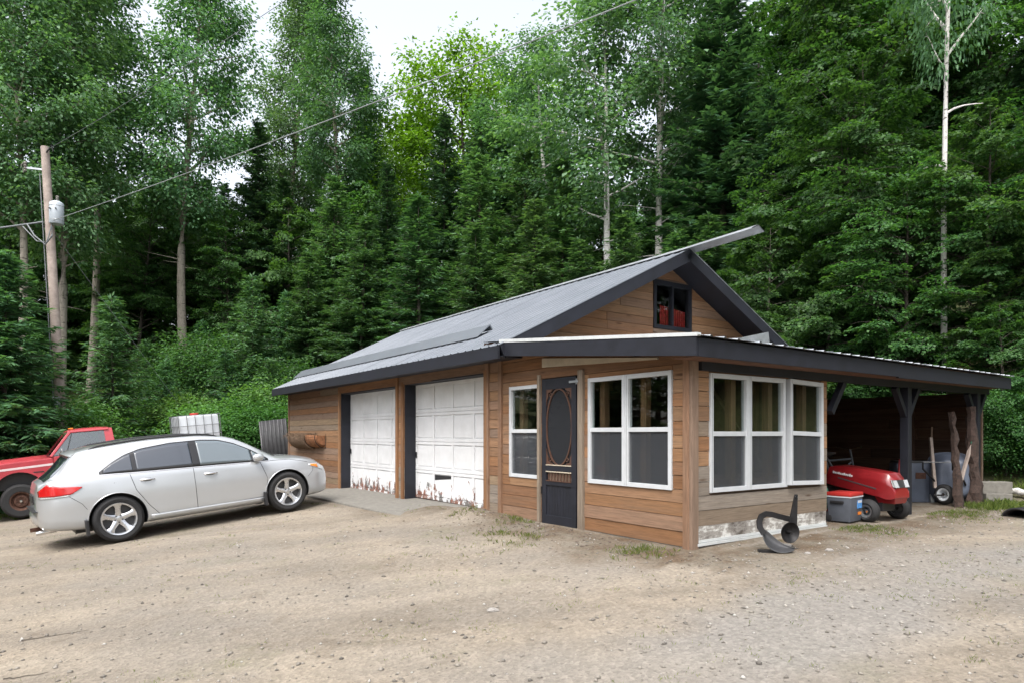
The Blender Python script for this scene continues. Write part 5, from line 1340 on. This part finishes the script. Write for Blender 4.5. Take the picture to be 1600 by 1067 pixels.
# ride-on mower, facing out of the lean-to
X, Y = W(.0, 4.05)
MW = thing("riding_mower", "red riding lawn mower with sloping hood parked under the lean-to", "mower", (X, Y, gz(X, Y)), (0, 0, BROT-rad(4)))
R = []
for x, z0, z1, hw, in ((-.66, .52, .68, .20), (-.60, .50, .765, .23), (-.45, .47, .785, .24), (-.1, .41, .75, .235), (.18, .36, .715, .225), (.27, .33, .70, .215), (.34, .33, .62, .20), (.385, .35, .50, .185)):
    R.append([(x, -hw, z0), (x, -hw, z0+(z1-z0)*.55), (x, -hw*.97, z1-.10), (x, -hw*.72, z1-.012), (x, 0, z1), (x, hw*.72, z1-.012), (x, hw*.97, z1-.10), (x, hw, z0+(z1-z0)*.55), (x, hw, z0)])
mb = MB().grid(R, True); mb.f += [tuple(range(9)), tuple(63+i for i in range(9))]; mb.build("hood", "mower_red", MW, smooth=28)
mb = MB().grid([[(.348, y*.19, .60), (.385, y*.178, .495)] for y in (-1, -.5, 0, .5, 1)]).grid([[(.352, y*.19, .602), (.389, y*.178, .493)] for y in (-1, -.5, 0, .5, 1)]); mb.build("grille", "dark_alloy", MW, fix=False)
for s in (-1, 1): MB().quadbox([(.36, s*.185, .51), (.395, s*.175, .498), (.395, s*.08, .498), (.36, s*.08, .51), (.33, s*.19, .602), (.358, s*.182, .598), (.358, s*.09, .598), (.33, s*.09, .602)]).build("headlamp", "lamp_clear", MW)
MB().quadbox([(.14, -.16, .265), (.36, -.14, .265), (.36, .14, .265), (.14, .16, .265), (.10, -.20, .37), (.385, -.18, .37), (.385, .18, .37), (.10, .20, .37)]).build("front_cowl", "mower_red", MW, bevel=.01)
mb = MB()
for k in range(11): mb.box((-.50+.028*k, -.2455, .662 - .004*k), (-.48+.028*k, -.237, .688-.004*k + .008*(k % 3 == 0)))
mb.build("side_lettering", "lettering", MW)
MB().bar((-.42, -.243, .60), (.15, -.232, .47), .004, .016, (0, 0, 1)).build("side_groove", "seam_dark", MW)
MB().box((-.9, -.16, .15), (.2, .16, .45)).build("engine_frame", "black_plastic", MW)
MB().tube([(.12, -.36, .16), (.12, 0, .22), (.12, .36, .16)], .022, 8).build("front_axle", "black_iron", MW)
for s in (-1, 1):
    wheel(MW, (.12, s*.385, .165), .165, .14, .085, s, "cage_steel", 'plain' ); wheel(MW, (-1.02, s*.36, .24), .24, .20, .11, s, "cage_steel", 'plain')
    MB().box((-1.3, s*.30-.12, .47), (-.78, s*.30+.12, .53)).build("fender", "mower_red", MW, bevel=.025)
MB().box((-.80, -.48, .10), (-.25, .48, .22)).build("mower_deck", "mower_red", MW, bevel=.03)
MB().box((-1.25, -.20, .58), (-.92, .20, .68)).box((-1.32, -.20, .62), (-1.24, .20, .95)).build("seat", "black_plastic", MW, bevel=.03)
MB().lathe([(.14, -.012), (.16, 0), (.14, .012), (.13, 0)], n=22, axis='z').build("steering_wheel", "black_plastic", MW, smooth=60).matrix_local = Matrix.Translation((-.78, 0, .90)) @ Matrix.Rotation(rad(-25), 4, 'Y')
MB().tube([(-.62, 0, .66), (-.78, 0, .90)], .02, 8).build("steering_column", "black_plastic", MW)
# green watering hose coil behind the cooler
X, Y = W(-.45, 3.25)
o = MB().tube([(.20*math.cos(t*.5), .10*math.sin(t*.5) + .05, .24 + .19*math.sin(t*.5) + .004*t) for t in range(40)], .018, 8).build("garden_hose", "green_plastic", None, smooth=60)
o.location = (X, Y, gz(X, Y)); tag(o, "coiled dark green hose behind the cooler box", "hose")

# barrel cabinet, wheelbarrow, slabs
X, Y = at(1424, 11.9), 11.9
CB = thing("steel_cabinet", "low grey steel cabinet with pale edge behind the lean-to's middle post", "cabinet", (X, Y, gz(X, Y)), (0, 0, rad(-8)))
MB().box((-.30, -.16, .0), (.24, .2, .70)).build("body", "tub_grey", CB, bevel=.03, smooth=40); MB().box((.245, -.17, .0), (.31, .2, .69)).build("edge_panel", "galvanised", CB, bevel=.008)
MB().box((.0, -.168, .42), (.17, -.1605, .53)).build("rust_patch", "rust_steel", CB); MB().box((-.28, -.14, .70), (.3, .2, .735)).build("lid", "dark_alloy", CB, bevel=.01)
X, Y = at(1492, 11.35), 11.35
WB = thing("wheelbarrow", "grey plastic wheelbarrow stood on end with its wheel towards the yard", "wheelbarrow", (X, Y, gz(X, Y)), (rad(-4), 0, rad(-20)))
R = []
for d, k in ((.0, .55), (.01, .66), (.04, .74), (.20, .92), (.30, 1.0), (.31, 1.04), (.33, 1.04), (.33, 1.0), (.20, .90), (.05, .72)):
    ring = []
    for i in range(36):
        t = 2*math.pi*i/36; ct, st = math.cos(t), math.sin(t)
        ring.append((k*.34*math.copysign(abs(ct)**.55, ct), d, .46 + k*.44*math.copysign(abs(st)**.55, st)))
    R.append(ring)
mb = MB().grid(R, True); mb.f += [tuple(range(36)), tuple(9*36+i for i in range(36))]; mb.build("tray", "tub_grey", WB, smooth=45)
MB().box((.06, -.006, .50), (.085, .0, .66)).build("label_strip", "amber", WB)
for s, a, b in ((-1, (-.30, -.05, .28), (-.33, .05, 1.16)), (1, (-.06, -.20, -.0), (.28, .02, 1.12))): MB().bar(a, b, .045, .04).build("handle", "pole_wood", WB)
MB().bar((.255, .0, 1.05), (.31, .03, 1.26), .05, .05).build("grip", "green_plastic", WB)
wheel(WB, (-.20, -.20, .175), .175, .085, .10, -1, "tank_white", 'plain').rotation_euler = (0, 0, rad(-48))
MB().tube([(-.36, -.22, .16), (-.05, -.18, .16)], .014, 8).build("axle", "black_iron", WB)
for x in (-.50, -.06): MB().tube([(x, -.16, .72), (x, -.16, .60), (x+.18, -.06, .42), (x+.22, -.02, .34)], .016, 8).build("leg", "black_iron", WB, smooth=60)
MB().tube([(-.50, -.16, .72), (-.06, -.16, .72)], .009, 6).build("cross_bar", "cage_steel", WB)
def slab(px, Y, h, w0, tilt, label):
    X = at(px, Y); r2 = random.Random(px); R = []
    for i in range(15):
        z = h*i/14; wv = w0*(1-.35*i/14)*r2.uniform(.6, 1.25); c = r2.uniform(-.02, .02)
        R.append([(c-wv/2, 0, z), (c-wv*.3, -.05*r2.uniform(.6, 1.2), z), (c+wv*.1, -.06*r2.uniform(.6, 1.2), z), (c+wv/2, -.01, z), (c+wv*.4, .03, z), (c-wv*.4, .03, z)])
    mb = MB().grid(R, True); mb.f += [tuple(range(6)), tuple(84+i for i in range(6))]
    o = mb.build("bark_slab", "bark_slab"); o.location = (X, Y, gz(X, Y)-.03); o.rotation_euler = (rad(-5), rad(tilt), 0); tag(o, label, "wood slab")
slab(1499, 10.95, 1.62, .17, -1, "rough bark-covered slab standing in front of the grey wheelbarrow")
slab(1528, 11.25, 1.72, .22, -1, "dark bark-covered slab leaning on the lean-to's end post")
slab(1517, 11.3, 1.55, .12, 2, "narrow reddish bark slab between wheelbarrow and end post")
for a, b, r, mt, lb in (((at(1452, 11.8), 11.8, .4), (at(1456, 12.1), 12.1, 1.72), .014, "wood_z", "thin tool handle standing beside the steel cabinet"), ((at(1400, 10.9), 10.9, .4), (at(1406, 11.4), 11.4, 1.15), .02, "mower_red", "red-tipped rod behind the lean-to's middle post")):
    o = MB().tube([a, b], r, 8).build("tool_handle", mt); tag(o, lb, "tool"); o.color = (.2, .14, .1, 1)
# dark clutter under the roof
X, Y = W(-1.6, 5.9)
BK = thing("bicycle", "dark bicycle standing in the deep shade behind the red mower", "bicycle", (X, Y, .36), (0, 0, rad(20)))
for x in (-.5, .5):
    wv = bpy.data.objects.new("wheel", None); COL.objects.link(wv); wv.parent = BK; wv.location = (x, 0, .33)
    MB().lathe([(.315, -.02), (.33, 0), (.315, .02), (.30, 0)], n=32).build("tyre", "rubber", wv, smooth=60)
    mb = MB()
    for k in range(10): mb.tube([(0, 0, 0), (.30*math.cos(k*.628), 0, .30*math.sin(k*.628))], .003, 4)
    mb.build("spokes", "cage_steel", wv)
mb = MB()
for a, b in (((-.5, 0, .33), (-.1, 0, .33)), ((-.5, 0, .33), (-.2, 0, .75)), ((-.1, 0, .33), (-.25, 0, .85)), ((-.22, 0, .75), (.35, 0, .78)), ((-.1, 0, .33), (.36, 0, .72)), ((.34, 0, .95), (.5, 0, .33))): mb.tube([a, b], .017, 8)
mb.build("frame", "grey_plastic", BK); MB().box((-.38, -.07, .85), (-.12, .07, .91)).build("saddle", "black_plastic", BK, bevel=.02)
MB().tube([(.3, -.28, 1.0), (.34, 0, .95), (.3, .28, 1.0)], .013, 8).build("handlebar", "chrome", BK)
for lx, ly, sz, lb in ((-2.3, 4.6, (.6, .5, .7), "dark wooden crate stacked low beside the porch's back wall in the lean-to"), (-1.9, 7.4, (.8, .5, .5), "dark wooden crate against the lean-to's boarded end wall")):
    X, Y = W(lx, ly); K = thing("crate", lb, "crate", (X, Y, .34), (0, 0, BROT+.2)); a, b, c = sz
    MB().box((-a/2+.02, -b/2+.02, 0), (a/2-.02, b/2-.02, c-.05)).build("liner", "interior_dark", K)
    for k in range(4):
        z = c*k/4
        for s in (-1, 1):
            MB().box((-a/2, s*b/2-.01, z+.01), (a/2, s*b/2+.01, z+c/4-.015)).build("slat", "shed_brown", K); MB().box((s*a/2-.01, -b/2+.011, z+.01), (s*a/2+.01, b/2-.011, z+c/4-.015)).build("slat", "shed_brown", K)

# blocks, log and culvert beyond the end post
for px, Y, dz, sz, rz, lb in ((1556, 11.5, .0, (.42, .22, .16), -8, "lower concrete block at the end of the lean-to"), (1552, 11.62, .155, (.50, .24, .20), -3, "upper concrete block resting on another at the end of the lean-to")):
    X = at(px, Y); K = MB().box((-sz[0]/2, -sz[1]/2, 0), (sz[0]/2, sz[1]/2, sz[2])).build("concrete_block", "concrete", None, bevel=.012)
    K.location = (X, Y, gz(at(1556, 11.5), 11.5)-.02+dz); K.rotation_euler = (0, 0, rad(rz)); tag(K, lb, "block")
a, b = Vector((at(1528, 12.35), 12.35, .66)), Vector((at(1690, 10.6), 10.6, gz(at(1690, 10.6), 10.6)+.05)); r2 = random.Random(3)
o = MB().tube([a.lerp(b, i/24) + Vector((0, 0, r2.uniform(-.015, .015))) for i in range(25)], [.055*r2.uniform(.8, 1.15) for i in range(25)], 10).build("birch_log", "bark_birch", None, smooth=60); tag(o, "slender white birch log lying past the concrete blocks", "log")
X, Y = at(1590, 9.75), 9.75; R = []
for i in range(49):
    s = i/48*1.1; rr = .20 + .016*math.sin(i*math.pi/2.); R.append([(rr*math.cos(t)*1.0, s, rr*.72*math.sin(t)) for t in [math.pi*k/14 for k in range(15)]])
o = MB().grid(R).build("culvert_half", "black_plastic", None, smooth=60); o.modifiers.new("t", 'SOLIDIFY').thickness = .02
o.location = (X, Y, gz(X, Y)-.02); o.rotation_euler = (0, 0, rad(-62)); tag(o, "half of a black corrugated culvert pipe lying on the gravel", "pipe")

# hay-rack planter on the garage wall
HB = thing("wall_planter", "long half-round basket planter with wooden slatted end on the garage wall", "planter", (*W(0, 0), 0), (0, 0, BROT))
def half(x0, x1, r, n=16, cz=1.60, m=16):
    R = []
    for i in range(n+1):
        x = x0+(x1-x0)*i/n; rr = r*(1 + .05*math.sin(i*2.3) + .03*math.sin(i*5.1))
        R.append([(x, -.03 - rr*math.sin(math.pi*k/m)*1.05, cz - rr*.02 - rr*(.12+.95*abs(math.sin(math.pi*k/m))**.8)*(1 if k/m > .5 else .55+.45*math.sin(math.pi*k/m)) + (.10*math.sin(7*x+k) * .3)) for k in range(m+1)])
    return R
def halfring(x, r, cz): return [(x, -.03 - r*math.sin(rad(a)), cz - r*math.cos(rad(a))) for a in range(0, 101, 10)] + [(x, -.03, cz + .17*r)]
R = [halfring(-13.75 + .1*i, .29*(1 + .08*math.sin(i*2.3)), 1.50) for i in range(15)]
mb = MB().grid(R, True); mb.f += [tuple(range(12)), tuple(14*12+i for i in range(12))]; mb.build("coir_liner", "coir", HB, smooth=50)
for i in range(8):
    a0 = rad(-2 + 13*i); a1 = a0 + rad(11.8); R = []
    for x, r in ((-12.42, .27), (-12.1, .285), (-11.72, .25), (-11.60, .21)): R.append([(x, -.03 - r*math.sin(a), 1.52 - r*math.cos(a)) for a in (a0, a1)] + [(x, -.03 - (r-.02)*math.sin(a), 1.52 - (r-.02)*math.cos(a)) for a in (a1, a0)])
    mb = MB().grid(R, True); mb.f += [(0, 1, 2, 3), (12, 13, 14, 15)]; mb.build("barrel_slat", "barrel_wood", HB)
MB().prism([(-.03 - .2*math.sin(rad(a)), 1.52 - .2*math.cos(rad(a))) for a in range(0, 101, 10)] + [(-.03, 1.55)], -11.63, -11.61, 'yz').build("end_board", "barrel_wood", HB)
for x in (-13.6, -12.9, -12.35, -11.55): MB().tube([(x, -.02, 1.60), (x, -.03, 1.24)] + [(x, -.03 - .285*math.sin(rad(a)), 1.52 - .285*math.cos(rad(a))) for a in range(0, 100, 12)], .009, 6).build("bracket", "black_iron", HB)
r2 = random.Random(8); mb = MB()
for k in range(420):
    x = r2.uniform(-13.85, -12.0); y = -.03 - r2.uniform(0, .24); p = Vector((x, y, 1.53)); d = Vector((r2.gauss(0, .14), r2.gauss(-.08, .10), r2.uniform(-.02, .16)))
    mb.tube([p, p + d*.6, p + d + Vector((0, -.03, -.07))], [.006, .004, .002], 4)
mb.build("dry_stems", "coir", HB)

# corrugated sheet leaning at the far corner
X, Y = at(436, 19.6), 19.6
R = []
for i in range(29):
    x = -.40 + .80*i/28; y = .022*math.sin(i*2*math.pi/4); R.append([(x, y, 0), (x, y, .9), (x, y, 1.85)])
o = MB().grid(R).build("corrugated_sheet", "dark_alloy", None, smooth=60); o.modifiers.new("t", 'SOLIDIFY').thickness = .006
o.location = (X, Y, gz(X, Y)); o.rotation_euler = (rad(-6), rad(-7), rad(8)); tag(o, "rusty dark corrugated sheet leaning by the garage's far corner", "sheet")

# ================================================================ loose stones, grass, litter
def rocks(n, fn, smin, smax, name, mat, lab, seed):
    r_ = np.random.default_rng(seed)
    base = np.array([(1, 0, 0), (-1, 0, 0), (0, 1, 0), (0, -1, 0), (0, 0, 1), (0, 0, -.6)], float)
    F0 = np.array([(0, 2, 4), (2, 1, 4), (1, 3, 4), (3, 0, 4), (2, 0, 5), (1, 2, 5), (3, 1, 5), (0, 3, 5)])
    V, F = [], []; k = 0
    while k < n:
        X, Y = fn(r_)
        lx, ly = Lc(X, Y)
        if -15 < lx < .1 and -.02 < ly < 8: continue
        s = smin*(smax/smin)**(r_.random()**2.6); a = r_.uniform(0, 6.28)
        v = base*s*r_.uniform(.6, 1.25, (6, 3))*np.array((1, .8, .6)); v = np.stack([v[:, 0]*math.cos(a)-v[:, 1]*math.sin(a), v[:, 0]*math.sin(a)+v[:, 1]*math.cos(a), v[:, 2]], 1)
        V.append(v + np.array((X, Y, gz(X, Y)+s*.12))); F.append(F0 + 6*k); k += 1
    o = link(name, np_mesh(name, np.concatenate(V), np.concatenate(F), mat)); tag(o, lab, "gravel", kind="stuff")
def scat(r_):
    Y = 3.4 + 11*r_.random()**1.7; return r_.uniform(-.85, .85)*Y, Y
def scat2(r_): return W(r_.uniform(.5, 3.2), r_.uniform(-1.5, 8))
def scat3(r_):
    while True:
        x, y = r_.uniform(-9, .6), -.15-abs(r_.normal(0, .5))
        if x > -3.95 or y < -1.25: return W(x, y)
rocks(9000, scat, .004, .030, "gravel", "loose_stone", "small loose stones scattered over the dirt yard", 3)
rocks(3000, scat2, .006, .024, "gravel_strip", "loose_stone", "strip of pale gravel along the lean-to", 4)
rocks(900, scat3, .006, .03, "wall_rubble", "dirt_hump", "dark clods of earth along the front wall", 5)
def grass(n, fn, h, name, lab, seed, blades=9):
    r_ = np.random.default_rng(seed); Ps, Ds, Ns, Ls = [], [], [], []; k = 0
    while k < n:
        X, Y = fn(r_); lx, ly = Lc(X, Y)
        if -15 < lx < .1 and -.03 < ly < 8: continue
        if noise.noise((X*.8, Y*.8, 6.)) + r_.normal(0, .12) < .08: 
            k += .2; continue
        m = r_.integers(4, blades+1); P = np.stack([X + r_.normal(0, .03, m), Y + r_.normal(0, .03, m), np.full(m, gz(X, Y)-.004)], 1)
        a = r_.uniform(0, 6.28, m); t = r_.uniform(.2, 1.1, m)
        Ps.append(P); Ds.append(np.stack([np.cos(a)*t, np.sin(a)*t, np.ones(m)], 1)); Ns.append(np.stack([np.sin(a), -np.cos(a), np.zeros(m)+.3], 1)); Ls.append(h*r_.uniform(.4, 1.2, m)); k += 1
    P, D, N, L = (np.concatenate(q) for q in (Ps, Ds, Ns, Ls))
    o = link(name, leaves(name, P, D, N, L, np.maximum(.004, L*.13), "grass_blade")); tag(o, lab, "grass", kind="stuff")
grass(750, lambda r_: ((lambda Y: (r_.uniform(-.8, .8)*Y, Y))(4 + 10*r_.random()**1.2)), .034, "grass_tufts", "sparse short grass tufts in the dirt yard", 6)
grass(500, scat3, .06, "wall_weeds", "low weeds along the foot of the front wall", 7)
grass(600, lambda r_: W(.25 + abs(r_.normal(0, .35)), r_.uniform(2.4, 8.4)), .05, "lean_to_grass", "dry grass along the open side of the lean-to", 8)
grass(5000, lambda r_: (r_.uniform(7.5, 15), r_.uniform(10.5, 17)), .11, "bank_grass", "rough green grass on the bank beyond the lean-to", 9, 12)
grass(4500, lambda r_: (r_.uniform(-18, -3), r_.uniform(15.5, 25)), .14, "verge_grass", "rough green grass along the wood's edge behind the vehicles", 10, 12)
for px, Y, s, lb in ((1262, 7.0, .035, "small dark stone beside a pale one on the gravel by the plough"), (1296, 7.15, .045, "pale flat stone on the gravel right of the plough"), (1230, 7.4, .05, "pale flat stone lying between plough and porch wall"), (770, 5.6, .05, "flat tan stone half buried in the tyre ruts")):
    X = at(px, Y); bm = bmesh.new(); bmesh.ops.create_icosphere(bm, subdivisions=2, radius=1)
    for v in bm.verts: v.co *= 1 + .25*noise.noise(v.co*1.5 + Vector((px, 0, 0))); v.co.z *= .5; v.co.y *= .75
    me = bpy.data.meshes.new("stone"); bm.to_mesh(me); bm.free(); me.materials.append(MATS["stone_grey"])
    o = link("stone", me); o.scale = (s, s, s); o.location = (X, Y, gz(X, Y)+s*.12); tag(o, lb, "stone")
for px, Y, L, a, lb in ((85, 5.9, .55, 14, "long thin dead twig lying on open dirt before the wagon"), (40, 4.95, .3, 10, "short dead twig lying on open dirt")):
    X = at(px, Y); r2 = random.Random(px); pts = []
    for i in range(9):
        x = X + L*(i/8-.5)*math.cos(rad(a)); y = Y + L*(i/8-.5)*math.sin(rad(a)) + r2.uniform(-.012, .012); pts.append((x, y, gz(x, y)+.008))
    o = MB().tube(pts, [.0042-.0003*i for i in range(9)], 6).build("twig", "bark_dark"); tag(o, lb, "twig")
